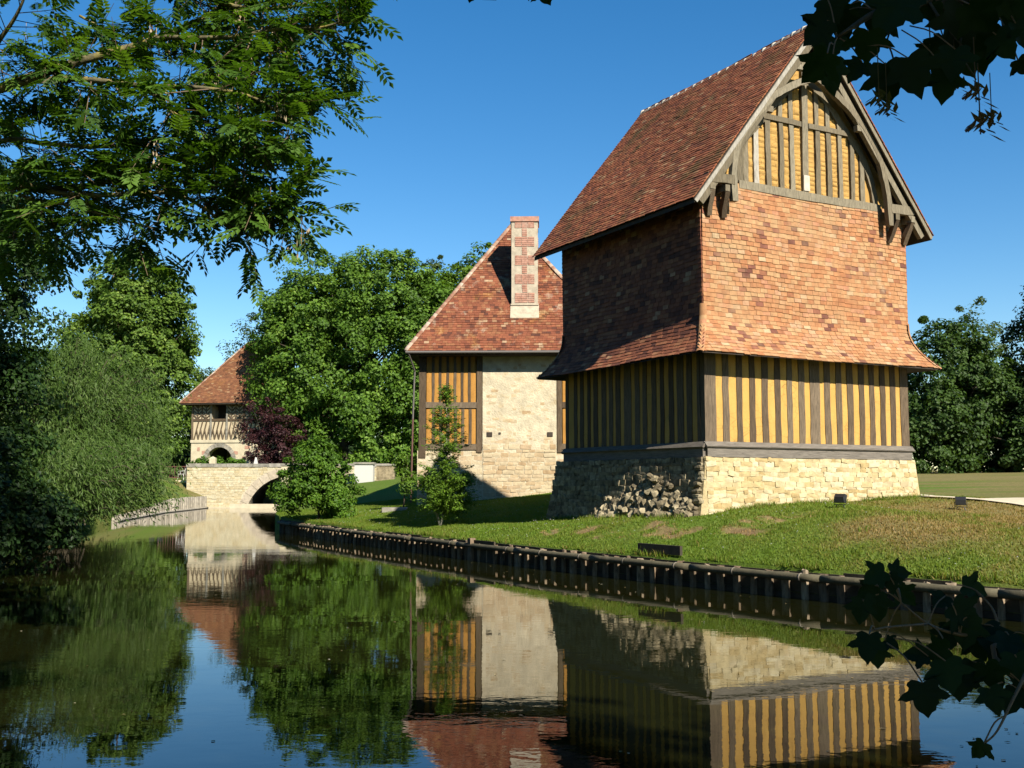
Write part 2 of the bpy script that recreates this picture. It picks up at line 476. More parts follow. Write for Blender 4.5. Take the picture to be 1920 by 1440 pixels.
def dry(x, y):
    """0 lush grass .. 1 straw, -> above 1 bare earth"""
    x = np.asarray(x, float); y = np.asarray(y, float)
    t = x - bank_r(y)
    base = .30 + .50 * sstep(2.0, 8.0, x - .25 * (y - 20)) * sstep(40, 24, y) + .75 * sstep(12, 22, x)
    n = fbm(x * .45, y * .45, 9, 4); n2 = fbm(x * 2.3, y * 2.3, 19, 3)
    d = base + (n - .5) * 1.5 * (.35 + .65 * sstep(0, 6, x)) + (n2 - .5) * .55
    d = d - .35 * sstep(1.2, .2, t) * sstep(16, 21, y) * 0
    d = np.clip(d, 0, 1)
    for (ex, ey, er, _) in EARTH:
        q = np.hypot(x - ex, y - ey) / er + (n2 - .5) * 2.6 + (fbm(x * 6, y * 6, 71) - .5) * 1.2
        d = np.maximum(d, 1.5 * (1 - sstep(.25, 1.0, q)))
    return d


def sheet(name, P, mat, rnd=None, kind='structure'):
    """P: (n,m,3) grid"""
    n, m, _ = P.shape
    i = np.arange(n * m).reshape(n, m)
    F = np.stack([i[:-1, :-1], i[:-1, 1:], i[1:, 1:], i[1:, :-1]], -1).reshape(-1, 4)
    me = mesh_np(name, P.reshape(-1, 3), F, None if rnd is None else rnd.reshape(-1), True)
    return tag(link(name, me, mat), kind=kind)


def grass_ground_mat():
    m, nd, lk, p = new_mat('lawn')
    r = ramp(nd, [(0, (.135, .220, .024)), (.3, (.145, .215, .032)), (.5, (.23, .21, .065)), (.7, (.30, .24, .10)), (1, (.27, .175, .09))])
    a = nd.new('ShaderNodeAttribute'); a.attribute_name = 'rnd'
    ms = nd.new('ShaderNodeMath'); ms.operation = 'MULTIPLY'; ms.inputs[1].default_value = .625
    lk.new(a.outputs['Fac'], ms.inputs[0]); lk.new(ms.outputs[0], r.inputs[0])
    wp = world_pos(nd, lk, (1, 1, 1))
    n = noise_node(nd, lk, 9, 6, .7, wp)
    mr = nd.new('ShaderNodeMapRange'); mr.inputs[1].default_value = .3; mr.inputs[2].default_value = .7; mr.inputs[3].default_value = .6; mr.inputs[4].default_value = 1.35
    lk.new(n.outputs['Fac'], mr.inputs[0])
    vm = nd.new('ShaderNodeVectorMath'); vm.operation = 'SCALE'
    lk.new(r.outputs[0], vm.inputs[0]); lk.new(mr.outputs[0], vm.inputs['Scale'])
    lk.new(vm.outputs[0], p.inputs['Base Color'])
    p.inputs['Roughness'].default_value = .95; p.inputs['Specular IOR Level'].default_value = .1
    b = nd.new('ShaderNodeBump'); b.inputs['Strength'].default_value = .8; b.inputs['Distance'].default_value = .04
    n2 = noise_node(nd, lk, 22, 6, .75, wp)
    lk.new(n2.outputs['Fac'], b.inputs['Height']); lk.new(b.outputs[0], p.inputs['Normal'])
    return m


M['lawn'] = grass_ground_mat()
ys = np.concatenate([np.arange(-60, 6, 6), np.arange(6, 48, .3), np.arange(48, 130, 2.5), np.arange(130, 701, 40)])
ts = np.concatenate([[0, 0.0], np.arange(.12, 4, .12), np.arange(4, 18, .5), np.arange(18, 80, 4), [90, 120, 180, 300, 600]])
Y, T = np.meshgrid(ys, ts, indexing='ij')
X = bank_r(Y) + T
Z = H(X, Y)
Z[:, 0] = -.4
lawn = sheet('lawn', np.stack([X, Y, Z], -1), M['lawn'], dry(X, Y))
ysl = np.concatenate([np.arange(3.2, 96, 1.2), np.arange(96, 130, 4), np.arange(130, 701, 40)])
tsl = np.concatenate([[0, 0], np.arange(.5, 12, .8), [14, 20, 30, 50, 90, 200, 600]])
Y, T = np.meshgrid(ysl, tsl, indexing='ij')
X = bank_l(Y) - T
Z = HL(X, Y); Z[:, 0] = -.4
sheet('bank', np.stack([X[:, ::-1], Y[:, ::-1], Z[:, ::-1]], -1), M['lawn'], np.clip(.55 + (fbm(X * .4, Y * .4, 5) - .5) * 1.4, 0, 1)[:, ::-1].copy())
gx = np.linspace(-90, 40, 60); gy = np.concatenate([[3.2, 3.2], np.linspace(3.0, -70, 30)])
Y, X = np.meshgrid(gy, gx, indexing='ij')
Z = .25 + .12 * np.sin(X * .7) * np.cos(Y * .6) * 0 - Y * .004; Z[0, :] = -.4
sheet('near_bank', np.stack([X, Y, Z], -1), M['lawn'], np.full(X.shape, .3))


def water_mat():
    m, nd, lk, p = new_mat('moat_water')
    wp = world_pos(nd, lk, (1, 1, 1))
    n = noise_node(nd, lk, .35, 3, .5, wp)
    c = mixc(nd, lk, n.outputs['Fac'], (.0048, .0056, .0013), (.0092, .0096, .0022))
    lk.new(c, p.inputs['Base Color'])
    p.inputs['Roughness'].default_value = .0
    p.inputs['IOR'].default_value = 1.38
    a = noise_node(nd, lk, 5.5, 3, .55, world_pos(nd, lk, (.8, 1.25, 1)), .3)
    b = noise_node(nd, lk, 1.1, 2, .5, world_pos(nd, lk, (.7, 1.3, 1)))
    # calm and stirred patches
    s = noise_node(nd, lk, .22, 2, .5, wp)
    mr = nd.new('ShaderNodeMapRange'); mr.inputs[1].default_value = .4; mr.inputs[2].default_value = .65; mr.inputs[3].default_value = .25; mr.inputs[4].default_value = 1.0
    lk.new(s.outputs['Fac'], mr.inputs[0])
    b1 = nd.new('ShaderNodeBump'); b1.inputs['Distance'].default_value = .0011
    lk.new(mr.outputs[0], b1.inputs['Strength']); lk.new(a.outputs['Fac'], b1.inputs['Height'])
    b2 = nd.new('ShaderNodeBump'); b2.inputs['Distance'].default_value = .0026; b2.inputs['Strength'].default_value = .6
    lk.new(b.outputs['Fac'], b2.inputs['Height']); lk.new(b1.outputs[0], b2.inputs['Normal'])
    lk.new(b2.outputs[0], p.inputs['Normal'])
    return m


M['water'] = water_mat()
wm = MB().add([(-60, -5, 0), (60, -5, 0), (60, 98, 0), (-60, 98, 0)], [(0, 1, 2, 3)])
tag(wm.build('water', M['water']), kind='structure')


# grass blades and daisies (nobody could count them)
def grass_blades(name, n, ymin, ymax, tmax, hgt, seed):
    g = np.random.default_rng(seed)
    y = ymin + (ymax - ymin) * g.random(n) ** 1.25
    t = tmax * g.random(n) ** 1.3
    x = bank_r(y) + .05 + t
    keep = np.abs(x / np.maximum(y, .1)) < .56
    x = x[keep]; y = y[keep]
    dv = dry(x, y)
    k = ((dv < 1.05) | (g.random(len(x)) < .15)) & ~((x > 9.2) & (np.abs(y - path_mid(x)) < path_half(x) + .1 * g.normal(size=len(x))))
    x = x[k]; y = y[k]; dv = dv[k]; n = len(x)
    z = H(x, y) - .005
    h = hgt * (.5 + g.random(n)) * (.7 + .6 * fbm(x * 1.7, y * 1.7, 31)); w = .008 + .008 * g.random(n)
    a = g.random(n) * 2 * np.pi
    lx = (g.random(n) - .5) * h * 1.3; ly = (g.random(n) - .5) * h * 1.3
    V = np.zeros((n, 3, 3))
    V[:, 0] = np.stack([x - np.cos(a) * w, y - np.sin(a) * w, z], -1)
    V[:, 1] = np.stack([x + np.cos(a) * w, y + np.sin(a) * w, z], -1)
    V[:, 2] = np.stack([x + lx, y + ly, z + h], -1)
    r = np.clip(dv * .75 + (g.random(n) - .5) * .35, 0, 1)
    me = mesh_np(name, V.reshape(-1, 3), np.arange(n * 3).reshape(n, 3), np.repeat(r, 3))
    return tag(link(name, me, M['blade']), 'short mown grass covering the sloping lawn', 'grass', None, 'stuff')


M['blade'] = leaf_mat('grass_blade', [(0, (0.155, 0.269, 0.020)), (.4, (0.224, 0.286, 0.035)), (.7, (0.364, 0.263, 0.083)), (1, (0.532, 0.347, 0.154))], False, .35, .6, .2)
grass_blades('grass', 440000, 12.5, 46, 17, .034, 5)

g = np.random.default_rng(18)
XY = []
for k in range(5200):                       # over the revetment edge
    y = 12 + 29 * g.random() ** 1.2
    if fbm(y * 1.1, 3.0, 51) < .42: continue
    XY.append((float(bank_r(y)) + .02 + .16 * g.random() ** 2, y, .07 + .08 * g.random()))
TW0 = Matrix.Translation((4.0325, 22.2603, 0)) @ Matrix.Rotation(R(28.733), 4, 'Z')
for k in range(4200):                       # at the foot of the tower
    u_ = g.random() * 12.2
    p = TW0 @ (Vector((u_, -.20 - .14 * g.random() ** 2, 0)) if u_ < 6.3 else Vector((-.42 - .3 * g.random() ** 2, u_ - 6.3, 0)))
    if fbm(u_ * 1.3, 9.0, 53) < .40: continue
    XY.append((p.x, p.y, .05 + .09 * g.random()))
for k in range(2600):                       # weeds scattered in clumps
    c = int(g.random() * 60); cg = np.random.default_rng(900 + c); cy_ = 14 + 22 * cg.random(); cx_ = float(bank_r(cy_)) + .4 + 8 * cg.random()
    XY.append((cx_ + g.normal() * .09, cy_ + g.normal() * .09, .05 + .06 * g.random()))
XY = np.array(XY); n = len(XY); x, y, h = XY.T
z = H(x, y) - .01; a = g.random(n) * 6.283; w = .006 + .006 * g.random(n); lx, ly = g.normal(size=n) * h * .45, g.normal(size=n) * h * .45
V = np.stack([np.stack([x - np.cos(a) * w, y - np.sin(a) * w, z], -1), np.stack([x + np.cos(a) * w, y + np.sin(a) * w, z], -1), np.stack([x + lx, y + ly, z + h], -1)], 1)
tag(link('long_grass', mesh_np('long_grass', V.reshape(-1, 3), np.arange(n * 3).reshape(n, 3), np.repeat(np.clip(.25 + g.normal(size=n) * .25, 0, 1), 3)), M['blade']), 'longer uncut grass along the wall foot and bank edge', 'grass', None, 'stuff')
g = np.random.default_rng(8)
dm = MB()
for k in range(900):
    y = 13 + 27 * g.random(); x = bank_r(y) + .25 + 7 * g.random() ** 1.2
    if fbm(x * .8, y * .8, 44) < .5 or dry(x, y) > .7: continue
    z = float(H(x, y)) + .05; q = .010 + .006 * g.random()
    dm.add([(x - q, y, z), (x, y - q, z + .006), (x + q, y, z), (x, y + q, z), (x, y, z + q)], [(0, 1, 4), (1, 2, 4), (2, 3, 4), (3, 0, 4)])
tag(dm.build('clover_flowers', M['white']), 'tiny white clover flowers dotted over the lawn', 'flowers', kind='stuff')

fm = MB()
for k in range(150):
    y = 7 + 34 * g.random() ** 1.4; x0_, x1_ = max(float(bank_l(y)), -.5 * y), min(float(bank_r(y)) - .2, .5 * y)
    x = x0_ + (x1_ - x0_) * (g.random() if k % 3 else 1 - .12 * g.random()); a = g.random() * 6.28; q = .012 + .02 * g.random()
    c_, s_ = math.cos(a) * q, math.sin(a) * q
    fm.add([(x - c_, y - s_, .004), (x + s_ * .5, y - c_ * .5, .006), (x + c_, y + s_, .004), (x - s_ * .5, y + c_ * .5, .007)], [(0, 1, 2, 3)], g.random())
tag(fm.build('floating_leaves', M['seedj']), 'scattered small fallen leaves floating on the moat', 'leaves', kind='stuff')

# gravel path beyond the tower
M['gravel'] = surf_mat('gravel', [(0, (.80, .68, .48)), (1, (.84, .72, .52))], True, .95, (.2, 8), (.6, 40, .02))
u = np.linspace(0, 1, 40); v = np.linspace(0, 1, 6)
U, Vv = np.meshgrid(u, v, indexing='ij')
cx = 9.2 + 26 * U; cy = 26.6 + .3 * np.sin(U * 3) + .2 * U
X = cx; Y = path_mid(cx) + (Vv - .5) * 2 * path_half(cx)
sheet('path', np.stack([X, Y, H(X, Y) + .05], -1), M['gravel'])


# ------------------------------------------------------------------ piece builders
def timber(name, p0, p1, w, d, nrm, parent, mat, off=(0, 0, 0), wob=.008, seg=4, taper=0.0):
    """hewn beam from p0 to p1; w across the face, d along nrm (face outwards)"""
    p0 = Vector(p0); p1 = Vector(p1); nrm = Vector(nrm)
    ax = (p1 - p0).normalized(); s = ax.cross(nrm).normalized()
    vs = []; fs = []; ph = random.random() * 6; bw = random.uniform(-1, 1) * wob * 1.6
    for i in range(seg + 1):
        t = i / seg
        c = p0.lerp(p1, t) + s * (math.sin(t * math.pi) * bw + random.uniform(-wob, wob) * .5)
        ww = w * (1 - taper * t) * .5
        a = ww + random.uniform(-wob, wob); b = ww + random.uniform(-wob, wob)
        vs += [c - s * a - nrm * d * .5, c + s * b - nrm * d * .5, c + s * b + nrm * (d * .5 + random.uniform(-wob, wob) * .3), c - s * a + nrm * (d * .5 + random.uniform(-wob, wob) * .3)]
    for i in range(seg):
        for k in range(4):
            fs.append((i * 4 + k, i * 4 + (k + 1) % 4, i * 4 + 4 + (k + 1) % 4, i * 4 + 4 + k))
    fs += [(3, 2, 1, 0), tuple(seg * 4 + k for k in range(4))]
    o = MB().add(vs, fs).build(name, mat, parent, off=off)
    return o


def curved_timber(name, pts, w, y0, y1, parent, mat, off):
    """ribbon in the x,z plane along pts (x,z), from y0 to y1"""
    P = catmull([(a, 0, b) for a, b in pts], 4)
    vs = []; fs = []
    n = len(P)
    for i, q in enumerate(P):
        d = (P[min(i + 1, n - 1)] - P[max(i - 1, 0)]).normalized()
        s = Vector((d.z, 0, -d.x)) * w * .5 * random.uniform(.88, 1.12)
        for (k, yy) in ((-1, y0), (1, y0), (1, y1), (-1, y1)):
            vs.append((q.x + k * s.x, yy, q.z + k * s.z))
    for i in range(n - 1):
        for k in range(4):
            fs.append((i * 4 + k, i * 4 + (k + 1) % 4, i * 4 + 4 + (k + 1) % 4, i * 4 + 4 + k))
    fs += [(3, 2, 1, 0), tuple((n - 1) * 4 + k for k in range(4))]
    return MB().add(vs, fs).build(name, mat, parent, off=off)


def tile_row(pL, pR, up, nrm, gauge, tw, th, rows_i, jit=1.0, wave=None):
    """yields tiles (centre, ex, ey, ez half vectors, rnd) of one course whose lower edge runs pL-pR"""
    pL = Vector(pL); pR = Vector(pR); up = Vector(up).normalized(); nrm = Vector(nrm).normalized()
    L = (pR - pL).length
    if L < .03: return
    e = (pR - pL) / L
    x = -(tw * .5 if rows_i % 2 else 0) - random.random() * tw * .12
    l = gauge * 1.55
    while x < L - .01:
        w = tw * random.uniform(.9, 1.08)
        a = max(x, 0); b = min(x + w, L)
        x += w
        if b - a < .02: continue
        tl = random.gauss(0, .010) * jit
        dy = random.gauss(0, .006) * jit
        lift = th * 1.25 + abs(random.gauss(0, .003)) * jit
        low = pL + e * ((a + b) / 2) - up * (dy + .005) + nrm * lift
        if wave:
            wu, wn_ = wave((a + b) / 2); low = low + up * wu + nrm * wn_
        hi = low + up * l - nrm * (lift - th * .2)
        c = (low + hi) / 2; ey = (hi - low) / 2
        ex = (e + up * tl).normalized() * (b - a - .005) / 2
        ez = ex.cross(ey).normalized() * th * .5
        if ez.dot(nrm) < 0: ez = -ez
        yield c, ex, ey, ez, random.random()


UNIT = None
def unit_box():
    global UNIT
    if UNIT is None:
        UNIT = MB().obox((0, 0, 0), (1, 0, 0), (0, 1, 0), (0, 0, 1))
    return UNIT


def place_tiles(tiles, parent, mat_o, mat_j, off, n_obj, key=None, name='tile', joined='tiles'):
    tiles = list(tiles)
    if key and n_obj: tiles.sort(key=key)
    if n_obj:
        me = unit_box().mesh(name); me.materials.append(mat_o)
        for c, ex, ey, ez, r in tiles[:n_obj]:
            o = link(name, me, None, parent)
            Mx = Matrix(((ex.x, ey.x, ez.x, c.x), (ex.y, ey.y, ez.y, c.y), (ex.z, ey.z, ez.z, c.z), (0, 0, 0, 1)))
            o.matrix_local = Matrix.Translation(off) @ Mx
    rest = tiles[n_obj:]
    if rest:
        n = len(rest)
        C = np.array([t[0][:] for t in rest]); EX = np.array([t[1][:] for t in rest]); EY = np.array([t[2][:] for t in rest]); EZ = np.array([t[3][:] for t in rest])
        sg = np.array([(-1, -1, -1), (1, -1, -1), (1, 1, -1), (-1, 1, -1), (-1, -1, 1), (1, -1, 1), (1, 1, 1), (-1, 1, 1)], float)
        V = C[:, None] + sg[None, :, 0:1] * EX[:, None] + sg[None, :, 1:2] * EY[:, None] + sg[None, :, 2:3] * EZ[:, None]
        f = np.array([(4, 5, 6, 7), (0, 1, 5, 4), (1, 2, 6, 5), (3, 0, 4, 7), (2, 3, 7, 6), (0, 3, 2, 1)])
        F = (np.arange(n)[:, None, None] * 8 + f[None]).reshape(-1, 4)
        me = mesh_np(joined, V.reshape(-1, 3), F, np.repeat([t[4] for t in rest], 8))
        o = link(joined, me, mat_j, parent); o.location = off
        o['kind'] = 'stuff'
        return o


def stone_meshes(name, n, rough, mat):
    out = []
    g_ = np.random.default_rng(77 + int(rough * 100))
    base = []
    k = 3
    for ax in range(3):
        for sgn in (-1, 1):
            pts = []
            for i in range(k):
                for j in range(k):
                    q = [0, 0, 0]; q[ax] = sgn; q[(ax + 1) % 3] = -1 + 2 * i / (k - 1); q[(ax + 2) % 3] = -1 + 2 * j / (k - 1)
                    pts.append(q)
            base.append((pts, sgn))
    for m in range(n):
        idx = {}; vs = []; fs = []
        for pts, sgn in base:
            ids = []
            for q in pts:
                t = tuple(round(a, 3) for a in q)
                if t not in idx:
                    v = np.array(q, float)
                    ln = np.linalg.norm(v)
                    sp = v / ln * 1.22
                    v2 = v * (1 - rough * .75) + sp * (rough * .75)
                    v2 = v2 * (1 + g_.normal(0, .10 * rough + .015, 3))
                    idx[t] = len(vs); vs.append(tuple(v2))
                ids.append(idx[t])
            for i in range(k - 1):
                for j in range(k - 1):
                    f = (ids[i * k + j], ids[(i + 1) * k + j], ids[(i + 1) * k + j + 1], ids[i * k + j + 1])
                    fs.append(f if sgn > 0 else f[::-1])
        me = MB().add(vs, fs).mesh(name, False); me.materials.append(mat); out.append(me)
    return out


def put(name, me, parent, c, ex, ey, ez, off=(0, 0, 0)):
    o = link(name, me, None, parent)
    ex = Vector(ex); ey = Vector(ey); ez = Vector(ez); c = Vector(c)
    o.matrix_local = Matrix.Translation(off) @ Matrix(((ex.x, ey.x, ez.x, c.x), (ex.y, ey.y, ez.y, c.y), (ex.z, ey.z, ez.z, c.z), (0, 0, 0, 1)))
    return o


def courses(x0, x1, zlo, zhi, hmin, hmax, wmin, wmax):
    """random rubble courses in a face: yields (xc, zc, w, h); zlo(x) is the ground line"""
    z = zhi
    while True:
        h = random.uniform(hmin, hmax)
        if z - h < min(zlo(x0), zlo((x0 + x1) / 2), zlo(x1)) - .15: break
        x = x0
        while x < x1 - .05:
            w = min(random.uniform(wmin, wmax), x1 - x)
            if x1 - x - w < wmin * .5: w = x1 - x
            if z > zlo(x + w / 2) - .05:
                yield x + w / 2, z - h / 2, w, h
            x += w
        z -= h


# ------------------------------------------------------------------ the dovecote
TB = 1.15
tower = empty('dovecote', (4.0325, 22.2603, TB), R(28.733))
tag(tower, 'tall timber-framed dovecote with tile-hung walls, flared tile skirt and steep tiled gable roof', 'dovecote')
TO = (0, 0, -TB)
W, L = 6.10, 5.55
NF = (0, -1, 0); NL = (-1, 0, 0); NB = (0, 1, 0); NR = (1, 0, 0)

# stone base: a battered core with separate stones
def base_off(z):                      # outward batter (front, side) at height z
    k = (2.35 - z) / 1.3
    return .05 + .10 * k, .05 + .25 * max(k, 0) ** 1.3
zz = [2.35, 2.1, 1.8, 1.5, 1.15, .5]
core = MB()
rings = []
for z in zz:
    a, b = base_off(max(z, 1.0))
    rings.append([(-b, -a, z), (W + a + .05, -a, z), (W + a, L + b, z), (-b, L + b * 1.6, z)])
vs = [q for r_ in rings for q in r_]; fs = []
for i in range(len(zz) - 1):
    for k in range(4):
        fs.append((i * 4 + (k + 1) % 4, i * 4 + k, i * 4 + 4 + k, i * 4 + 4 + (k + 1) % 4))
fs.append((0, 1, 2, 3))
core.add(vs, fs)
base = core.build('stone_base', M['bed'], tower, off=TO)
me_flat = stone_meshes('stone', 10, .34, M['stone'])
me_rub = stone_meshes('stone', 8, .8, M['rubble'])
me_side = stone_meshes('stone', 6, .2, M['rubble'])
TW = Matrix.Translation((4.0325, 22.2603, 0)) @ Matrix.Rotation(R(28.733), 4, 'Z')
def gz(x, y):
    p = TW @ Vector((x, y, 0)); return float(H(p.x, p.y))
cnt = 0
front_st = []
for xc, zc, w, h in courses(-.06, W + .1, lambda x: gz(x, -.1), 2.35, .055, .125, .09, .36):
    a, b = base_off(zc)
    front_st.append((random.choice(me_flat), Vector((xc, -a + .036 + random.gauss(0, .009), zc + random.gauss(0, .007))), Vector((w * .5 + .003, 0, random.gauss(0, .008))), Vector((0, .05, 0)), Vector((random.gauss(0, .010), 0, h * .5 + .003))))
front_st.sort(key=lambda q: q[1].x - 6 * q[2].x)
for q in front_st[:185]: put('stone', q[0], base, *q[1:])
side_st = []
for yc, zc, w, h in courses(.0, L + .2, lambda y: gz(-.4, y), 2.35, .06, .14, .1, .4):
    a, b = base_off(zc)
    side_st.append((random.choice(me_side), Vector((-b - yc * .02 + .025 + random.gauss(0, .014), yc, zc)), Vector((0, w * .5, random.gauss(0, .012))), Vector((-.055, 0, 0)), Vector((0, random.gauss(0, .008), h * .5 + .003))))
# tumbled rubble buttress against the left side
nrub = 0
for k in range(260):
    y = random.uniform(.10, 3.4); top = 2.02 - abs(y - 1.55) * .40
    zg = gz(-.5, y)
    z = zg + (top - zg) * random.random() ** 1.15
    f = (z - zg) / (top - zg + 1e-3)
    a, b = base_off(z)
    s = random.uniform(.035, .10) * (1.25 - .45 * f)
    q = Quaternion((1, random.gauss(0, .35), random.gauss(0, .35), random.gauss(0, .35))).normalized().to_matrix()
    dx = random.uniform(.0, .07) + .13 * (1 - f) ** 1.5
    args = (random.choice(me_rub), Vector((-b - dx, y, z)), q @ Vector((0, s * random.uniform(1.0, 1.9), 0)), q @ Vector((-s * .8, 0, 0)), q @ Vector((0, 0, s * random.uniform(.6, 1.0))))
    if nrub < 105 and s > .06:
        put('stone', args[0], base, *args[1:]); nrub += 1
    else:
        side_st.append(args)


def join_pieces(name, lst, mat, parent):
    VV = []; FF = []; RR = []; n = 0
    cache = {}
    for me, c, ex, ey, ez in lst:
        if me.name not in cache:
            v = np.zeros(len(me.vertices) * 3); me.vertices.foreach_get('co', v)
            cache[me.name] = (v.reshape(-1, 3), np.array([tuple(p.vertices) for p in me.polygons]))
        v, f = cache[me.name]
        A = np.array([ex[:], ey[:], ez[:]])
        VV.append(v @ A + np.array(c[:])); FF.append(f + n); n += len(v); RR.append(np.full(len(v), random.random()))
    o = link(name, mesh_np(name, np.concatenate(VV), np.concatenate(FF), np.concatenate(RR)), mat, parent)
    o['kind'] = 'stuff'
    return o
# rough quoins on the near corner
for k in range(10):
    z = 1.2 + k * .115 + random.uniform(-.02, .02)
    a, b = base_off(z)
    put('stone', random.choice(me_rub), base, (-b - .005 + random.uniform(-.04, .02), -a + random.uniform(.10, .22), z), (.075, 0, .01), (0, random.uniform(.08, .16), random.uniform(-.02, .02)), (0, 0, random.uniform(.04, .065)))

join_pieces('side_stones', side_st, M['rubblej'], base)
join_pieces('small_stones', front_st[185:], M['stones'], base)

# sills and rail boards
for (p0, p1, n) in (((-.02, -.02, 0), (W + .02, -.02, 0), NF), ((-.02, L + .02, 0), (-.02, -.02, 0), NL), ((W + .02, L + .02, 0), (-.02, L + .02, 0), NB), ((W + .02, -.02, 0), (W + .02, L + .02, 0), NR)):
    p0 = Vector(p0); p1 = Vector(p1); e = (p1 - p0).normalized()
    timber('sill_beam', p0 + Vector((0, 0, 2.46)) + e * .02, p1 + Vector((0, 0, 2.46)) - e * .02, .20, .10, n, tower, M['woodh'], TO, .004, 8)
    n_ = Vector(n)
    bd = MB(); a0 = p0 + n_ * .0 - e * .03; a1 = p1 + e * .03
    bd.add([a0 + n_ * .10 + Vector((0, 0, 2.58)), a1 + n_ * .10 + Vector((0, 0, 2.57)), a1 + Vector((0, 0, 2.68)), a0 + Vector((0, 0, 2.685)),
            a0 + n_ * .08 + Vector((0, 0, 2.555)), a1 + n_ * .08 + Vector((0, 0, 2.545)), a1 - n_ * .05 + Vector((0, 0, 2.60)), a0 - n_ * .05 + Vector((0, 0, 2.60))],
           [(0, 1, 2, 3), (4, 5, 1, 0), (4, 7, 6, 5), (3, 2, 6, 7), (0, 3, 7, 4), (1, 5, 6, 2)])
    bd.build('drip_board', M['woodh'], tower, off=TO)

# timber storey: posts and ochre infill strips
STUDS_F = [(0.0, .30), (.49, .66), (.87, 1.03), (1.22, 1.38), (1.58, 1.76), (1.94, 2.1), (2.29, 2.44), (2.63, 2.8), (2.97, 3.26), (3.42, 3.6), (3.78, 3.95), (4.11, 4.29), (4.48, 4.65), (4.82, 4.98), (5.16, 5.33), (5.5, 5.67), (5.84, 6.10)]
INF_L = [(5.39, 5.14), (4.99, 4.86), (4.7, 4.52), (4.39, 4.24), (4.06, 3.9), (3.71, 3.58), (3.42, 3.29), (3.1, 2.95), (2.67, 2.52), (2.34, 2.2), (2.05, 1.88), (1.7, 1.55), (1.41, 1.23), (1.06, 0.93), (0.71, 0.59), (0.42, 0.24)]
INF_L = sorted([(b, a) for a, b in INF_L])
STUDS_L = [(0.0, INF_L[0][0])] + [(INF_L[i][1], INF_L[i + 1][0]) for i in range(len(INF_L) - 1)] + [(INF_L[-1][1], L)]


def infill(x0, x1, z0, z1, face, mat, dep=.035, parent=None, off=TO, bulge=.012, name='infill_panel', lump=0):
    """slightly uneven panel between posts; face(x,d,z) -> point, d inwards"""
    nx, nz = (3, 7) if not lump else (4, max(6, int((z1 - z0) / .035)))
    vs = []; fs = []; ph = random.random() * 9
    for j in range(nz + 1):
        for i in range(nx + 1):
            x = x0 + (x1 - x0) * i / nx; z = z0 + (z1 - z0) * j / nz
            e = 0 if i in (0, nx) else 1
            if lump:
                x += (0 if e else (.012 if i == 0 else -.012) * (.5 + random.random())) 
                e = (e if e else .25) * (.15 + .85 * abs(math.sin(z / lump * math.pi + ph + .25 * math.sin(z * 7))) ** .5)
            vs.append(face(x, dep - bulge * e * (.4 + .6 * math.sin(z * 5 + ph) ** 2) - random.uniform(0, .006) * e, z))
    for j in range(nz):
        for i in range(nx):
            a = j * (nx + 1) + i
            fs.append((a, a + 1, a + nx + 2, a + nx + 1))
    b = len(vs)
    vs += [face(x0, .14, z0), face(x1, .14, z0), face(x1, .14, z1), face(x0, .14, z1)]
    m_ = (nx + 1) * nz
    fs += [(b + 3, b + 2, b + 1, b), (0, b, b + 1, nx), (m_ + nx, b + 2, b + 3, m_)]
    MB().add(vs, fs).build(name, mat, parent, off=off)


faceF = lambda x, d, z: (x, d, z)
faceL = lambda x, d, z: (d, x, z)
faceR = lambda x, d, z: (W - d, x, z)
faceB = lambda x, d, z: (x, L - d, z)
for fc, ST_, n in ((faceF, STUDS_F, NF), (faceL, STUDS_L, NL), (faceR, STUDS_L, NR), (faceB, STUDS_F, NB)):
    seen = fc in (faceF, faceL)
    for i, (a, b) in enumerate(ST_):
        corner = i in (0, len(ST_) - 1)
        if corner and fc in (faceL, faceR):
            a2, b2 = (a + .142, b) if i == 0 else (a, b - .142)
            if b2 - a2 < .04: continue
        else:
            a2, b2 = a, b
        d = .14
        c = (a2 + b2) / 2
        timber('corner_post' if corner else 'stud', fc(c, d / 2 - (.004 if not corner else .008), 2.62), fc(c, d / 2 - (.004 if not corner else .008), 4.75), b2 - a2, d, n, tower, M['wood'], TO, .005 if corner else .010, 7)
    for i in range(len(ST_) - 1):
        infill(ST_[i][1] - .03, ST_[i + 1][0] + .03, 2.6, 4.75, fc, M['daub'], .014, tower, bulge=.008)
ib = MB().box((.15, .15, 2.3), (W - .15, L - .15, 8.2))
ib.build('inner_wall', M['woodd'], tower, off=TO)

# tile-hung storey with the flared skirt
def skirt(s):
    """profile by arc length from the bottom edge: -> (out, z)"""
    return PROF[min(int(s / .01), len(PROF) - 1)]
ZT, ZF, ZK, OK = 8.26, 5.45, 4.47, .50
raw = []
for i in range(2001):
    z = ZK + (ZT - ZK) * i / 2000
    o_ = .025 + (OK * ((ZF - z) / (ZF - ZK)) ** 1.9 if z < ZF else 0)
    raw.append((o_, z))
PROF = [raw[0]]; acc = 0; last = raw[0]
for q in raw[1:]:
    acc += math.hypot(q[0] - last[0], q[1] - last[1]); last = q
    if acc >= .01 * len(PROF): PROF.append(q)
SLEN = len(PROF) * .01
prof_pts = [PROF[int(k)] for k in np.linspace(0, 120, 13)] + [PROF[-1]]
rings = [(.0, 4.62)] + [(OK - .02, ZK + .02)] + [(o_ , z) for o_, z in prof_pts]
core = MB(); vs = []; fs = []
for (o_, z) in rings:
    vs += [(-o_, -o_, z), (W + o_, -o_, z), (W + o_, L + o_, z), (-o_, L + o_, z)]
for i in range(len(rings) - 1):
    for k in range(4):
        fs.append((i * 4 + k, i * 4 + (k + 1) % 4, i * 4 + 4 + (k + 1) % 4, i * 4 + 4 + k))
core.add(vs, fs)
wallp = core.build('tile_wall', M['woodd'], tower, off=TO)
allt = []
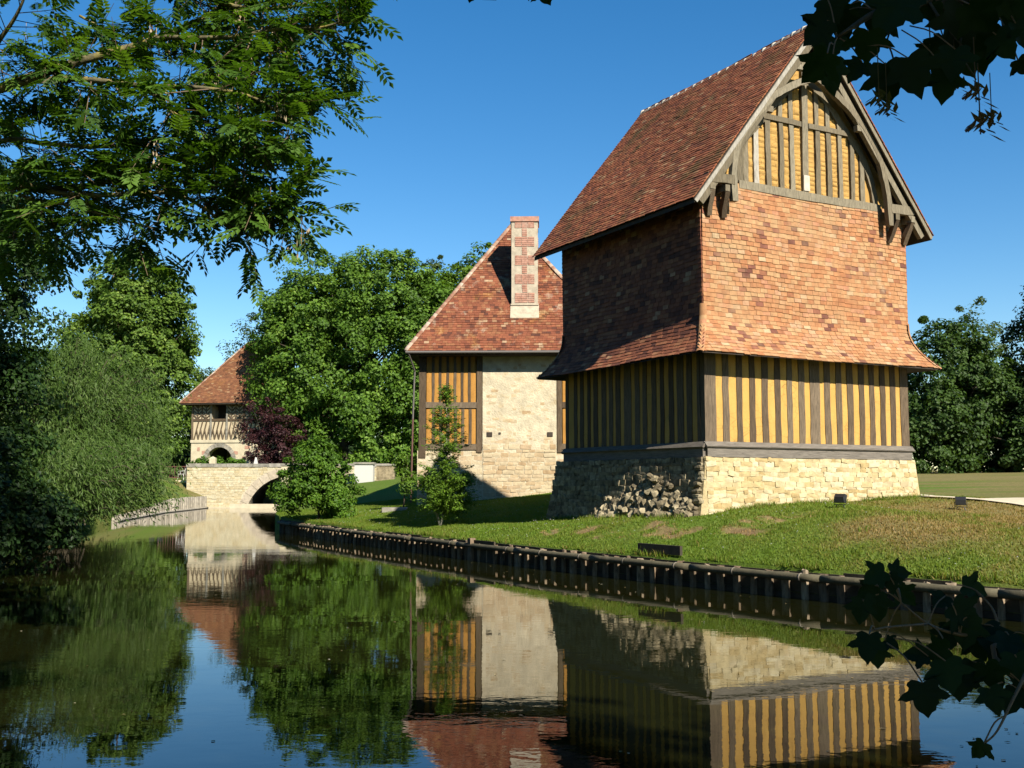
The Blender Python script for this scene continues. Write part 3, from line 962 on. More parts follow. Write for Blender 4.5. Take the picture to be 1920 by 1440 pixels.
FACES = [((0, 0), (1, 0), (0, -1), W, 0), ((0, L), (0, -1), (-1, 0), L, 1), ((W, 0), (0, 1), (1, 0), L, 2), ((W, L), (-1, 0), (0, 1), W, 3)]
for (org, e, n, LL, fid) in FACES:
    s = .012; i = 0
    while s < SLEN - .1:
        g_ = .100
        o_, z = skirt(s); o2, z2 = skirt(s + g_)
        sag = lambda x: .012 * math.sin(x * 1.3 + fid) + .01 * math.sin(x * 3.1 + i * .15)
        up = Vector((-n[0] * (o_ - o2), -n[1] * (o_ - o2), z2 - z)).normalized()
        nn = Vector((n[0], n[1], 0)); nn = (nn - up * nn.dot(up)).normalized()
        # split the course in runs so that it can wave
        x0 = -o_ - .008; x1 = LL + o_ + .008
        P = [Vector((org[0] + e[0] * x + n[0] * o_, org[1] + e[1] * x + n[1] * o_, z)) for x in (x0, x1)]
        for t in tile_row(P[0], P[1], up, nn, g_, .20, .014, i, 1.0, lambda q: (sag(q), .012 + .012 * math.sin(q * 1.1 + z * 1.7 + fid))):
            allt.append((t, fid, s))
        s += g_; i += 1
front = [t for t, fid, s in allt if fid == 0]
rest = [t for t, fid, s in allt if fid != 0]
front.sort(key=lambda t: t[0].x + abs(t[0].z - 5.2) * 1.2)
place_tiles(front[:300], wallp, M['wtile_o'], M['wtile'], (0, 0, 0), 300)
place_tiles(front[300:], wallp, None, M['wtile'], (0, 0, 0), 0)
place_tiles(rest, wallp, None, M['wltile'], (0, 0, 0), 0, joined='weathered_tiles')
# hip corner tiles of the skirt
me_h = None
for (cx_, cy_, sx, sy) in ((0, 0, -1, -1), (W, 0, 1, -1), (0, L, -1, 1), (W, L, 1, 1)):
    s = .0; k = 0
    while s < 1.15:
        o_, z = skirt(s); o2, z2 = skirt(s + .16)
        up = Vector((sx * (o2 - o_), sy * (o2 - o_), z2 - z)).normalized()
        out = Vector((sx, sy, 0)).normalized(); nn = (out - up * out.dot(up)).normalized(); sd = up.cross(nn)
        if me_h is None:
            hb = MB(); vv = []
            for t in (0, 1):
                for q in range(7):
                    an = -1.15 + 2.3 * q / 6
                    vv.append((math.sin(an), t, math.cos(an) - .55))
            hb.add(vv, [(q, q + 1, q + 8, q + 7) for q in range(6)] + [(q, q + 7, q + 8, q + 1) for q in range(0)])
            me_h = hb.mesh('hip_tile', True); me_h.materials.append(M['wtile_o'])
        c = Vector((cx_ + sx * o_, cy_ + sy * o_, z)) + nn * .025
        put('hip_tile', me_h, wallp, c, sd * .085, up * .17 - nn * .012, nn * .06)
        s += .1; k += 1

# main roof
ZE, ZR, OE, VF, VB = 7.69, 12.20, .52, .42, .67
sl = (ZR - ZE) / (W / 2 + OE)
roof = MB()
y0, y1 = -VF, L + VB
th_ = .09
roof.add([(-OE, y0, ZE), (W / 2, y0, ZR), (W + OE, y0, ZE), (W + OE, y0, ZE - th_), (W / 2, y0, ZR - th_ * 1.6), (-OE, y0, ZE - th_),
          (-OE, y1, ZE), (W / 2, y1, ZR), (W + OE, y1, ZE), (W + OE, y1, ZE - th_), (W / 2, y1, ZR - th_ * 1.6), (-OE, y1, ZE - th_)],
         [(0, 6, 7, 1), (1, 7, 8, 2), (5, 4, 10, 11), (4, 3, 9, 10), (0, 5, 11, 6), (2, 8, 9, 3), (0, 1, 4, 5), (1, 2, 3, 4), (6, 11, 10, 7), (7, 10, 9, 8)])
roofo = roof.build('roof', M['woodd'], tower, off=TO)
rt = []
SL = math.hypot(W / 2 + OE, ZR - ZE)
for side in (-1, 1):
    up = Vector((-side * (W / 2 + OE), 0, ZR - ZE)).normalized()
    nn = Vector((side * (ZR - ZE), 0, W / 2 + OE)).normalized()
    s = -.02; i = 0
    while s < SL - .02:
        P = [Vector((W / 2 + side * (W / 2 + OE), y, ZE)) + up * s + nn * .03 for y in (y0 - .03, y1 + .03)]
        if side < 0: P = P[::-1]
        fq = math.sin(math.pi * min(1, max(s, 0) / SL))
        for t in tile_row(P[0], P[1], up, nn, .098, .185, .015, i, 1.25, lambda q: (.012 * math.sin(q * 1.4 + s), .014 * math.sin(q * .9 + s * .8) * fq)):
            rt.append(t)
        s += .098; i += 1
place_tiles(rt, roofo, None, M['rtile'], (0, 0, 0), 0)
# ridge tiles bedded in mortar
rb = MB(); vv = []
for t in (0, 1):
    for q in range(7):
        an = -1.35 + 2.7 * q / 6
        vv.append((math.sin(an), t, math.cos(an)))
rb.add(vv, [(q, q + 7, q + 8, q + 1) for q in range(6)] + [tuple(range(7)), tuple(range(13, 6, -1))])
me_r = rb.mesh('ridge_tile', True); me_r.materials.append(M['ridge'])
mb_ = MB(); mb_.tube([(0, -.5, 0), (0, -.25, .1), (0, .25, .1), (0, .5, 0)], [.5, 1, 1, .5], 8)
me_m = mb_.mesh('mortar_joint', True); me_m.materials.append(M['mortar'])
n_r = 20
for k in range(n_r):
    y = y0 + (y1 - y0) * k / n_r; dl = (y1 - y0) / n_r
    zc = ZR - .09 - .04 * math.sin(math.pi * (k + .5) / n_r) + random.uniform(-.008, .008)
    put('ridge_tile', me_r, roofo, (W / 2, y, zc), (.13, 0, 0), (0, dl * .96, random.uniform(-.01, .01)), (0, 0, .14))
    put('mortar_joint', me_m, roofo, (W / 2, y + dl, zc + .03), (.13, 0, 0), (0, .10 + random.uniform(-.02, .02), 0), (0, 0, .125 + random.uniform(-.01, .015)))

# front gable: infill, beams, studs, arches
gp = MB(); gp.add([(.0, .04, 8.18), (W, .04, 8.18), (W - .02, .04, 8.32), (W / 2, .04, 12.05), (.02, .04, 8.32), (0, .16, 8.18), (W, .16, 8.18), (W - .02, .16, 8.32), (W / 2, .16, 12.05), (.02, .16, 8.32)],
                  [(0, 1, 2, 3, 4), (9, 8, 7, 6, 5), (0, 5, 6, 1), (4, 3, 8, 9), (3, 2, 7, 8)])
gp.build('gable_infill', M['daubg'], tower, off=TO)
gb = MB(); gb.add([(0, L - .04, 8.18), (W, L - .04, 8.18), (W / 2, L - .04, 12.05), (0, L - .16, 8.18), (W, L - .16, 8.18), (W / 2, L - .16, 12.05)], [(0, 2, 1), (3, 4, 5), (0, 3, 5, 2), (1, 2, 5, 4)])
gb.build('gable_infill', M['daubg'], tower, off=TO)
timber('tie_beam', (1.0, -.01, 8.285), (5.32, -.01, 8.29), .18, .12, NF, tower, M['woodg'], TO, .01, 8)
WAL = [(1.07, 8.34), (1.08, 8.7), (1.10, 9.04), (1.23, 9.36), (1.57, 9.72), (1.91, 10.08), (2.3, 10.5), (2.75, 10.86), (3.02, 11.0)]
WAR = [(5.20, 8.34), (5.14, 8.7), (5.02, 9.05), (4.79, 9.5), (4.52, 9.80), (4.24, 10.06), (3.9, 10.42), (3.45, 10.82), (3.10, 11.0)]
curved_timber('arch_brace', WAL, .17, -.035, .07, tower, M['woodg'], TO)
curved_timber('arch_brace', WAR, .17, -.035, .07, tower, M['woodg'], TO)
def arch_z(u):
    if u < 3.06: return float(np.interp(u, [q[0] for q in WAL], [q[1] for q in WAL]))
    return float(np.interp(u, [q[0] for q in WAR[::-1]], [q[1] for q in WAR[::-1]]))
GU = [1.24, 1.54, 1.9, 2.28, 2.61, 3.39, 3.74, 4.1, 4.47, 4.79]
bounds = []
for u_ in GU:
    zt = arch_z(u_)
    timber('gable_stud', (u_, .02, 8.375), (u_ + random.uniform(-.015, .015), .02, min(zt, 9.885)), random.uniform(.12, .15), .10, NF, tower, M['palewood'] if u_ == 1.54 else M['woodg'], TO, .008, 5)
    if zt > 10.05: timber('gable_stud', (u_ - .02, .02, 10.005), (u_ - .02, .02, zt), .12, .10, NF, tower, M['woodg'], TO, .008, 3)
timber('king_post', (2.97, .01, 8.375), (3.02, .01, 11.9), .17, .12, NF, tower, M['woodg'], TO, .006, 6)
timber('collar_beam', (1.72, .0, 9.945), (2.88, .0, 9.945), .12, .11, NF, tower, M['woodg'], TO, .006, 4)
timber('collar_beam', (3.10, .0, 9.945), (4.36, .0, 9.95), .12, .11, NF, tower, M['woodg'], TO, .006, 4)
pt_ = timber('repair_block', (2.985, -.02, 8.40), (2.985, -.02, 8.76), .175, .10, NF, tower, M['mortar'], TO, .002, 2)
infl = sorted(GU + [2.99])
for i in range(len(infl) - 1):      # rounded daub strips proud of the backing, between studs
    a, b = infl[i] + .07, infl[i + 1] - .07
    if infl[i] == 2.99: a += .02
    if infl[i + 1] == 2.99: b -= .02
    zt = min(arch_z(a), arch_z(b)) - .05
    infill(a, b, 8.38, min(zt, 9.88), faceF, M['daubg'], .026, tower, bulge=.042, lump=random.uniform(.09, .19))
    if zt > 10.1: infill(a, b, 10.01, zt, faceF, M['daubg'], .026, tower, bulge=.042, lump=random.uniform(.09, .19))
# overhanging verge frame
VAL = [(.64, 7.8), (.62, 8.33), (.69, 8.87), (.83, 9.25), (1.14, 9.63), (1.48, 10.01), (1.76, 10.29), (2.15, 10.54), (2.55, 10.76), (3.04, 10.96)]
VAR = [(5.34, 7.82), (5.30, 8.4), (5.18, 8.95), (4.98, 9.5), (4.62, 9.98), (4.25, 10.32), (3.9, 10.56), (3.5, 10.80), (3.06, 10.97)]
curved_timber('verge_arch', VAL, .15, -.36, -.24, tower, M['woodg'], TO)
curved_timber('verge_arch', VAR, .15, -.36, -.24, tower, M['woodg'], TO)
for sgn in (-1, 1):
    up = Vector((-sgn * (W / 2 + OE), 0, ZR - ZE)).normalized(); nn = Vector((sgn * (ZR - ZE), 0, W / 2 + OE)).normalized()
    p = Vector((W / 2 + sgn * (W / 2 + OE), -.30, ZE)) - nn * .20
    timber('verge_rafter', p + up * .12, p + up * (SL - .2), .15, .11, NF, tower, M['woodg'], TO, .008, 8)
    p = Vector((W / 2 + sgn * (W / 2 + OE), -VF - .012, ZE)) - nn * .055
    timber('barge_board', p - up * .03, p + up * (SL - .03), .085, .03, NF, tower, M['palewood'] if sgn < 0 else M['woodg'], TO, .006, 10)
    for k in range(7):        # purlin ends / rafters seen under the right slope
        yy = .25 + k * .75
        p = Vector((W / 2 + sgn * (W / 2 + OE), yy, ZE)) - nn * .13
        timber('rafter', p + up * .05, p + up * 1.0, .09, .10, nn, tower, M['woodd'], TO, .004, 2)
    timber('collar_strut', (W / 2 + sgn * 1.28, -.29, 10.0), (W / 2 + sgn * 1.56, -.29, 10.02), .13, .12, NF, tower, M['woodg'], TO, .006, 2)
    timber('apex_tie', (W / 2 + sgn * .10, -.29, 11.15), (W / 2 + sgn * .60, -.29, 11.12), .12, .12, NF, tower, M['woodg'], TO, .006, 2)
for (a, b, us) in ((-.10, .62, (.02, .42)), (5.36, 6.12, (5.55, 6.06))):
    timber('bracket_beam', (a, -.30, 8.23), (b, -.30, 8.26), .20, .14, NF, tower, M['woodg'], TO, .01, 3)
    for u_ in us:
        timber('corbel_beam', (u_, -.37, 8.05), (u_, .10, 8.05), .13, .14, (0, 0, 1), tower, M['woodg'], TO, .006, 2)
        s_ = .1 if u_ < 3 else -.02
        timber('strut', (u_ + s_, -.06, 7.50), (u_, -.32, 7.99), .12, .12, Vector((0, -.88, -.47)), tower, M['wood'], TO, .008, 3)

# ------------------------------------------------------------------ the manor hall behind
MBZ = 1.2
manor = empty('manor_house', (-3.45, 39.55, MBZ), R(-1.5))
tag(manor, 'stone and ochre timber-framed house with steep hipped tile roof and brick-and-stone chimney', 'house')
MO = (0, 0, -MBZ)
MW, ML = 7.35, 14.0
mc = MB(); mc.box((2.36, .0, .9), (5.10, .5, 6.8)); mc.build('stone_wall', M['lime'], manor, off=MO)
MB().box((-.06, .02, .9), (2.36, .5, 3.02)).build('stone_footing', M['lime'], manor, off=MO)
MB().box((5.10, .02, .9), (MW + .05, .5, 3.02)).build('stone_footing', M['lime'], manor, off=MO)
mb3 = MB(); mb3.box((.02, .12, 3.0), (MW - .02, ML, 6.7)); mb3.build('inner_wall', M['daubm'], manor, off=MO)
# masonry that shows below the lime
me_ms = stone_meshes('stone', 8, .28, M['mstone'])
for xc, zc, w, h in courses(2.38, 5.08, lambda x: 1.25, 3.25, .10, .20, .16, .5):
    put('stone', random.choice(me_ms), manor, (xc, .0 + random.gauss(.012, .006), zc), (w * .5 - .008, 0, random.gauss(0, .006)), (0, .026, 0), (random.gauss(0, .006), 0, h * .5 - .007), MO)
for xa, xb in ((-.05, 2.38), (5.08, MW)):
    for xc, zc, w, h in courses(xa, xb, lambda x: 1.2, 3.0, .13, .21, .2, .5):
        put('stone', random.choice(me_ms), manor, (xc, .03 + random.gauss(.012, .006), zc), (w * .5 - .008, 0, random.gauss(0, .006)), (0, .026, 0), (random.gauss(0, .006), 0, h * .5 - .007), MO)
for k in range(60):    # stones showing through the render higher up
    x = random.uniform(2.5, 4.95); z = 3.3 + 2.9 * random.random() ** 1.6
    put('stone', random.choice(me_ms), manor, (x, .020, z), (random.uniform(.05, .16), 0, random.gauss(0, .01)), (0, .022, 0), (0, 0, random.uniform(.03, .075)), MO)
ph_ = MB()
for (x, z) in ((2.62, 3.62), (4.86, 3.62), (3.0, 3.66)):  # dark blocks stand in for the shade inside putlog holes
    s_ = .10 if x != 3.0 else .04
    ph_ = MB().box((x - s_, -.03, z - s_ * .8), (x + s_, .02, z + s_ * .8)); ph_.build('putlog_shade', M['woodd'], manor, off=MO)
mfc = lambda x, d, z: (x, d, z)
def mt(nm, x0, x1, z0, z1, d=.14, y=.06, horiz=False):
    if horiz: timber(nm, (x0, y, (z0 + z1) / 2), (x1, y, (z0 + z1) / 2), z1 - z0, d, NF, manor, M['wood'], MO, .006, 4)
    else: timber(nm, ((x0 + x1) / 2, y, z0), ((x0 + x1) / 2, y, z1), x1 - x0, d, NF, manor, M['wood'], MO, .007, 5)
mt('corner_post', -.02, .24, 2.75, 6.75, .18, .08)
mt('post', 2.14, 2.34, 2.95, 6.75, .18, .06)
mt('post', 5.12, 5.30, 2.95, 6.75, .18, .06)
mt('corner_post', MW - .24, MW, 2.9, 6.75, .18, .08)
for (x0, x1) in ((.24, 2.14), (5.30, MW - .24)):
    mt('sill_beam', x0, x1, 3.05, 3.27, .16, .06, True)
    mt('middle_rail', x0, x1, 4.60, 4.82, .16, .06, True)
    n_s = 6 if x1 < 3 else 5
    xs = [x0 + (x1 - x0) * (k + 1) / (n_s + 1) for k in range(n_s)]
    for x in xs:
        mt('stud', x - .05, x + .05, 4.82, 6.75, .12, .07)
        mt('stud', x - .055 + .03, x + .055 + .03, 3.27, 4.60, .12, .07)
    ed = [x0] + xs + [x1]
    for i in range(len(ed) - 1):
        for (za, zb) in ((3.25, 4.62), (4.8, 6.7)):
            infill(ed[i] + .03, ed[i + 1] - .03, za, zb, mfc, M['daubm'], .03, manor, MO, .008)
# roof
MZE, MZR = 6.66, 12.2
mo_ = .42
RX = MW / 2 - .30
hy = 2.95                     # ridge end set back
mf_ = .62
eL = Vector((-mo_, -mf_, MZE)); eR = Vector((MW + mo_, -mf_, MZE)); rg = Vector((RX, hy, MZR)); rgb = Vector((RX, ML, MZR)); eLb = Vector((-mo_, ML, MZE)); eRb = Vector((MW + mo_, ML, MZE))
mr_ = MB()
dn = Vector((0, 0, -.10))
mr_.add([eL, eR, rg, rgb, eLb, eRb, eL + dn, eR + dn, eLb + dn, eRb + dn], [(0, 1, 2), (1, 5, 3, 2), (0, 2, 3, 4), (0, 6, 7, 1), (1, 7, 9, 5), (4, 8, 6, 0), (6, 8, 9, 7)])
mroof = mr_.build('roof', M['woodd'], manor, off=MO)


def slope_tiles(a, b, ta, tb, gauge, tw, th, jit=1.1, top=.98):
    """courses on the slope with eave a-b and top ta-tb"""
    a = Vector(a); b = Vector(b); ta = Vector(ta); tb = Vector(tb)
    e = (b - a).normalized()
    n = e.cross((ta + tb) / 2 - (a + b) / 2).normalized()
    if n.z < 0: n = -n
    up = n.cross(e).normalized()
    if up.z < 0: up = -up
    ln = ((ta - a).dot(up)); out = []
    k = int(ln / gauge)
    for i in range(k):
        t = (i * gauge - .02) / ln
        if t > top: break
        pa = a.lerp(ta, max(t, -.01)); pb = b.lerp(tb, max(t, -.01))
        wv = n * (.015 * math.sin(i * .5) + .02)
        out += list(tile_row(pa + wv, pb + wv, up, n, gauge, tw, th, i, jit))
    return out
tl = slope_tiles(eL, eR, rg, rg, .115, .17, .018) + slope_tiles(eLb, eL, rgb, rg, .115, .17, .018) + slope_tiles(eR, eRb, rg, rgb, .115, .17, .018)
place_tiles(tl, mroof, None, M['mtile'], (0, 0, 0), 0)
me_hm = me_r.copy(); me_hm.materials.clear(); me_hm.materials.append(surf_mat('hip_tile', [(0, (.34, .16, .10)), (.6, (.46, .30, .21)), (1, (.58, .46, .36))], True, .9, (.2, 8)))
for (p0, p1) in ((eL, rg), (eR, rg)):
    d = (p1 - p0); n_h = 46; ax = d.normalized(); sd = Vector((ax.y, -ax.x, 0)).normalized(); nz_ = sd.cross(ax)
    if nz_.z < 0: nz_ = -nz_
    for k in range(n_h):
        c = p0 + d * (k / n_h) + nz_ * (-.01)
        put('hip_tile', me_hm, mroof, c, sd * .115, ax * (d.length / n_h * 1.25) , nz_ * .105 + ax * -.02)
n_r = 26
for k in range(n_r):
    put('ridge_tile', me_r, mroof, (RX, hy - .1 + (ML - hy) * k / n_r, MZR - .09), (.14, 0, 0), (0, (ML - hy) / n_r * .95, 0), (0, 0, .15))
# gutter and downpipe
gt = MB(); gt.tube([(-mo_ - .02, -mf_ - .05, MZE - .05), (MW + mo_, -mf_ - .05, MZE - .05)], .05, 8); gt.build('gutter', M['pipe'], manor, off=MO)
dp = MB(); dp.tube([(-mo_ + .1, -mf_ - .04, MZE - .1), (-.16, -.10, 5.95), (-.18, -.08, 5.6), (-.22, -.08, 4.2)], .032, 8); dp.build('downpipe', M['pipe'], manor, off=MO)
dp = MB(); dp.tube([(-.22, -.08, 4.2), (-.27, -.08, 1.1)], .034, 8); dp.build('downpipe_foot', M['redpipe'], manor, off=MO)
sf = MB(); sf.box((-mo_ + .03, -mf_ + .03, MZE - .14), (MW + mo_ - .03, -.0, MZE - .10)); sf.box((-mo_ + .03, 0, MZE - .14), (0, ML, MZE - .10)); sf.build('soffit', M['woodd'], manor, off=MO)
# chimney on the hip slope
CX0, CX1, CY0, CY1, CZ1 = 3.42, 4.42, .45, 1.45, 11.75
ch = MB(); ch.box((CX0, CY0, 8.0), (CX1, CY1, CZ1))
chim = ch.build('chimney', M['chim'], manor, off=MO)
fl = MB(); fl.add([(CX0 - .04, CY0 - .30, 8.00), (CX1 + .04, CY0 - .30, 8.00), (CX1 + .04, CY0 + .02, 8.52), (CX0 - .04, CY0 + .02, 8.52), (CX0 - .04, CY0 - .2, 7.85), (CX1 + .04, CY0 - .2, 7.85), (CX1 + .04, CY0 + .1, 8.3), (CX0 - .04, CY0 + .1, 8.3)],
                  [(0, 1, 2, 3), (0, 4, 5, 1), (1, 5, 6, 2), (0, 3, 7, 4)])
fl.build('flashing', M['chim'], chim)
MB().box((CX0 - .05, CY0 - .05, CZ1), (CX1 + .05, CY1 + .05, CZ1 + .19)).build('chimney_cap', M['brick'], chim)
MB().box((CX0 - .03, CY0 - .03, 8.52), (CX1 + .03, CY0, 8.58)).build('drip_course', M['chim'], chim)
# brick panels alternate with stone blocks
z = 8.62; k = 0
me_b = unit_box().mesh('brick'); me_b.materials.append(M['brick'])
while z < CZ1 - .12:
    hh = .38 if k % 2 == 0 else .30
    hh = min(hh, CZ1 - .03 - z)
    wdt = .37 if k % 2 == 0 else .10
    for (xa, yy, nx) in (((CX0 + CX1) / 2, CY0, 0), (CX0, (CY0 + CY1) / 2, -1), (CX1, (CY0 + CY1) / 2, 1)):
        nb = max(1, int(round(hh / .075)))
        for r_ in range(nb):
            zc = z + hh * (r_ + .5) / nb
            m_ = 3 if wdt > .2 else 1
            for q in range(m_):
                off_ = -wdt + 2 * wdt * (q + .5) / m_ + random.uniform(-.01, .01)
                if nx == 0: put('brick', me_b, chim, (xa + off_, yy - .006, zc), (wdt / m_ - .006, 0, 0), (0, .012, 0), (0, 0, hh / nb / 2 - .006))
                elif nx and m_ > 1: put('brick', me_b, chim, (xa + nx * .006, yy + off_, zc), (0, wdt / m_ - .006, 0), (.012, 0, 0), (0, 0, hh / nb / 2 - .006))
    z += hh + .02; k += 1

# ------------------------------------------------------------------ gatehouse and bridge
GBZ = 2.4
gate = empty('gatehouse', (-30.35, 101.0, GBZ), R(-9))
tag(gate, 'distant stone gatehouse with arched passage, herringbone timber upper storey and hipped tile roof', 'gatehouse')
GO = (0, 0, -GBZ)
GW, GL = 10.2, 7.0


def arch_wall(mb, x0, x1, z0, z1, cx, r, zs, y0, y1, n=14):
    """wall with a round-headed opening (radius r, springing height zs, jambs down to z0)"""
    xs = [cx - r * math.cos(math.pi * k / n) for k in range(n + 1)]
    za = [zs + r * math.sin(math.pi * k / n) for k in range(n + 1)]
    mb.box((x0, y0, z0), (cx - r, y1, z1)); mb.box((cx + r, y0, z0), (x1, y1, z1))
    for k in range(n):
        a, b = xs[k], xs[k + 1]; p, q = za[k], za[k + 1]
        mb.add([(a, y0, p), (b, y0, q), (b, y0, z1), (a, y0, z1), (a, y1, p), (b, y1, q), (b, y1, z1), (a, y1, z1)],
               [(0, 1, 2, 3), (5, 4, 7, 6), (4, 5, 1, 0), (3, 2, 6, 7)])
    return mb


gw = arch_wall(MB(), 0, GW, 1.8, 5.65, 2.85, 1.28, 3.95, 0, .7)
gw.build('stone_wall', M['gstone'], gate, off=GO)
MB().box((0, .7, 1.8), (.7, GL, 5.65)).build('side_wall', M['gstone'], gate, off=GO)
MB().box((GW - .7, .7, 1.8), (GW, GL, 5.65)).build('side_wall', M['gstone'], gate, off=GO)
MB().box((.7, GL - .6, 1.8), (GW - .7, GL, 5.65)).build('back_wall', M['gstone'], gate, off=GO)
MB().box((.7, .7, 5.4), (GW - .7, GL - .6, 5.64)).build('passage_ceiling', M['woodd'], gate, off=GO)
for k in range(13):     # voussoirs
    a0 = math.pi * k / 13; a1 = math.pi * (k + 1) / 13; g0 = .012
    P = []
    for yy in (-.035, .3):
        for (rr, an) in ((1.28, a0 + g0), (1.28, a1 - g0), (1.68, a1 - g0), (1.68, a0 + g0)):
            P.append((2.85 - rr * math.cos(an), yy, 3.95 + rr * math.sin(an)))
    MB().add(P, [(0, 1, 2, 3), (0, 4, 5, 1), (1, 5, 6, 2), (2, 6, 7, 3), (3, 7, 4, 0)]).build('voussoir', M['cope'], gate, off=GO)
MB().box((-.06, -.08, 5.65), (GW + .06, GL, 5.92)).build('string_course', M['gstone'], gate, off=GO)
for (x, z, w, h) in ((.75, 5.05, .25, .35), (.75, 4.0, .22, .4), (1.35, 4.72, .5, .34), (2.2, 5.35, .22, .25), (4.4, 4.7, .55, .3), (5.6, 5.2, .5, .3), (5.3, 4.2, .4, .3), (6.6, 4.8, .5, .3), (.7, 3.2, .3, .3)):
    MB().box((x - w * .5, -.02, z - h * .5), (x + w * .5, .1, z + h * .5)).build('brick_panel', M['brick'], gate, off=GO)
MB().box((.05, .10, 5.92), (GW - .05, GL - .1, 7.84)).build('parapet_infill', M['daubw'], gate, off=GO)
MB().box((.05, .10, 7.84), (1.95, GL - .1, 9.4)).build('upper_infill', M['daubw'], gate, off=GO)
MB().box((3.45, .10, 7.84), (GW - .05, GL - .1, 9.4)).build('upper_infill', M['daubw'], gate, off=GO)
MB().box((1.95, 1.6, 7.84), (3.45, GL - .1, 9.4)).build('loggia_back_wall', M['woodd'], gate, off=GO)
def gt_(nm, x0, z0, x1, z1, w, m='wood'): timber(nm, (x0, .07, z0), (x1, .07, z1), w, .12, NF, gate, M[m], GO, .008, 2)
gt_('rail', 0, 7.82, GW, 7.82, .2, 'wood'); gt_('plate', 0, 9.38, GW, 9.38, .16)
for x in (.06, 1.9, 3.5, 5.2, 7.0, 8.8, GW - .06): timber('post', (x, .05, 5.95), (x, .05, 9.4), .15, .14, NF, gate, M['wood'] if x < 1 or x > 4 else M['cope'], GO, .006, 2)
x = .25
k = 0
while x < GW - .6:                # slanting braces of the breast panel
    gt_('brace', x, 5.98, x + .42, 7.70, .085); gt_('brace', x + .44, 5.98, x + .22, 6.9, .085)
    x += .41; k += 1
for (xa, xb) in ((.15, 1.82), (3.6, 5.1), (5.3, 6.9)):   # herringbone
    n_c = 4
    for c in range(n_c):
        x0 = xa + (xb - xa) * c / n_c; x1 = xa + (xb - xa) * (c + 1) / n_c
        gt_('upright', x1, 7.92, x1, 9.3, .06)
        for r_ in range(4):
            z0 = 7.95 + .34 * r_
            if c % 2 == 0: gt_('brace', x0, z0 + .36, x1, z0, .10)
            else: gt_('brace', x0, z0, x1, z0 + .36, .10)
go = .85
gl_, gr_, gbl, gbr = Vector((-go, -go, 9.35)), Vector((GW + go, -go, 9.35)), Vector((-go, GL + go, 9.35)), Vector((GW + go, GL + go, 9.35))
g1, g2 = Vector((4.1, GL / 2 - .3, 15.5)), Vector((6.3, GL / 2 - .3, 15.5))
gm = MB(); dn = Vector((0, 0, -.12))
gm.add([gl_, gr_, gbr, gbl, g1, g2, gl_ + dn, gr_ + dn, gbr + dn, gbl + dn], [(0, 1, 5, 4), (1, 2, 5), (2, 3, 4, 5), (3, 0, 4), (0, 6, 7, 1), (1, 7, 8, 2), (2, 8, 9, 3), (3, 9, 6, 0), (6, 9, 8, 7)])
groof = gm.build('roof', M['woodd'], gate, off=GO)
tl = slope_tiles(gl_, gr_, g1, g2, .15, .24, .022, 1.4) + slope_tiles(gbl, gl_, g1, g1, .15, .24, .022, 1.4) + slope_tiles(gr_, gbr, g2, g2, .15, .24, .022, 1.4) + slope_tiles(gbr, gbl, g2, g1, .15, .24, .022, 1.4)
place_tiles(tl, groof, None, M['gtile'], (0, 0, 0), 0)
for (p0, p1) in ((gl_, g1), (g1, g2)):
    d = p1 - p0; ax = d.normalized(); sd = Vector((ax.y, -ax.x, 0)).normalized(); nz_ = sd.cross(ax); nz_ = nz_ if nz_.z > 0 else -nz_
    n_h = int(d.length / .34)
    for k in range(n_h): put('hip_tile', me_hm, groof, p0 + d * (k / n_h), sd * .14, ax * .36, nz_ * .13)

# the bridge over the moat
bridge = empty('stone_bridge', (-24.3, 80.0, 0))
tag(bridge, 'pale stone bridge wall with arch over the moat and grey coping', 'bridge')
BC, BRD = 7.75, 3.35
bw = arch_wall(MB(), 0, 15.0, -.5, 3.05, BC, BRD, -.95, 0, .6, 20)
bw.build('parapet_wall', M['gstone'], bridge)
bk = arch_wall(MB(), 0, 15.0, -.5, 1.9, BC, BRD, -.95, .6, 4.4, 20); bk.build('deck', M['cope'], bridge)
MB().box((0, 4.4, -.5), (15, 5.0, 3.05)).build('far_parapet', M['gstone'], bridge)
x = -.05
while x < 15:
    w = random.uniform(.8, 1.3)
    MB().box((x, -.07, 3.05), (min(x + w - .015, 15.1), .67, 3.30 + random.uniform(-.01, .01))).build('coping_stone', M['cope'], bridge); x += w
for k in range(17):
    a0 = math.pi * k / 17; a1 = math.pi * (k + 1) / 17; g0 = .006
    P = []
    for yy in (-.03, .5):
        for (rr, an) in ((BRD, a0 + g0), (BRD, a1 - g0), (BRD + .62, a1 - g0), (BRD + .62, a0 + g0)):
            P.append((BC - rr * math.cos(an), yy, max(-.95 + rr * math.sin(an), -.4)))
    if math.sin((a0 + a1) / 2) * BRD - .95 > -.4:
        MB().add(P, [(0, 1, 2, 3), (0, 4, 5, 1), (1, 5, 6, 2), (2, 6, 7, 3), (3, 7, 4, 0)]).build('voussoir', M['chim'], bridge)
small = []
for xc, zc, w, h in courses(0.02, 14.9, lambda x: .1, 3.04, .10, .18, .15, .42):
    rr = math.hypot(xc - BC, zc + .95)
    if rr < BRD + .68: continue
    small.append((Vector((xc, -.008 + random.gauss(0, .008), zc)), Vector((w * .5 - .008, 0, 0)), Vector((0, 0, h * .5 - .008)), Vector((0, -.010, 0)), random.random()))
place_tiles(small, bridge, None, M['stonej'], (0, 0, 0), 0, joined='stonework')
MB().box((3.6, -1.3, -.4), (11.5, -.9, .32)).build('water_sill', M['gstone'], bridge)
MB().box((.9, -.35, -.4), (4.4, -.02, .10)).build('footing_ledge', M['gstone'], bridge)

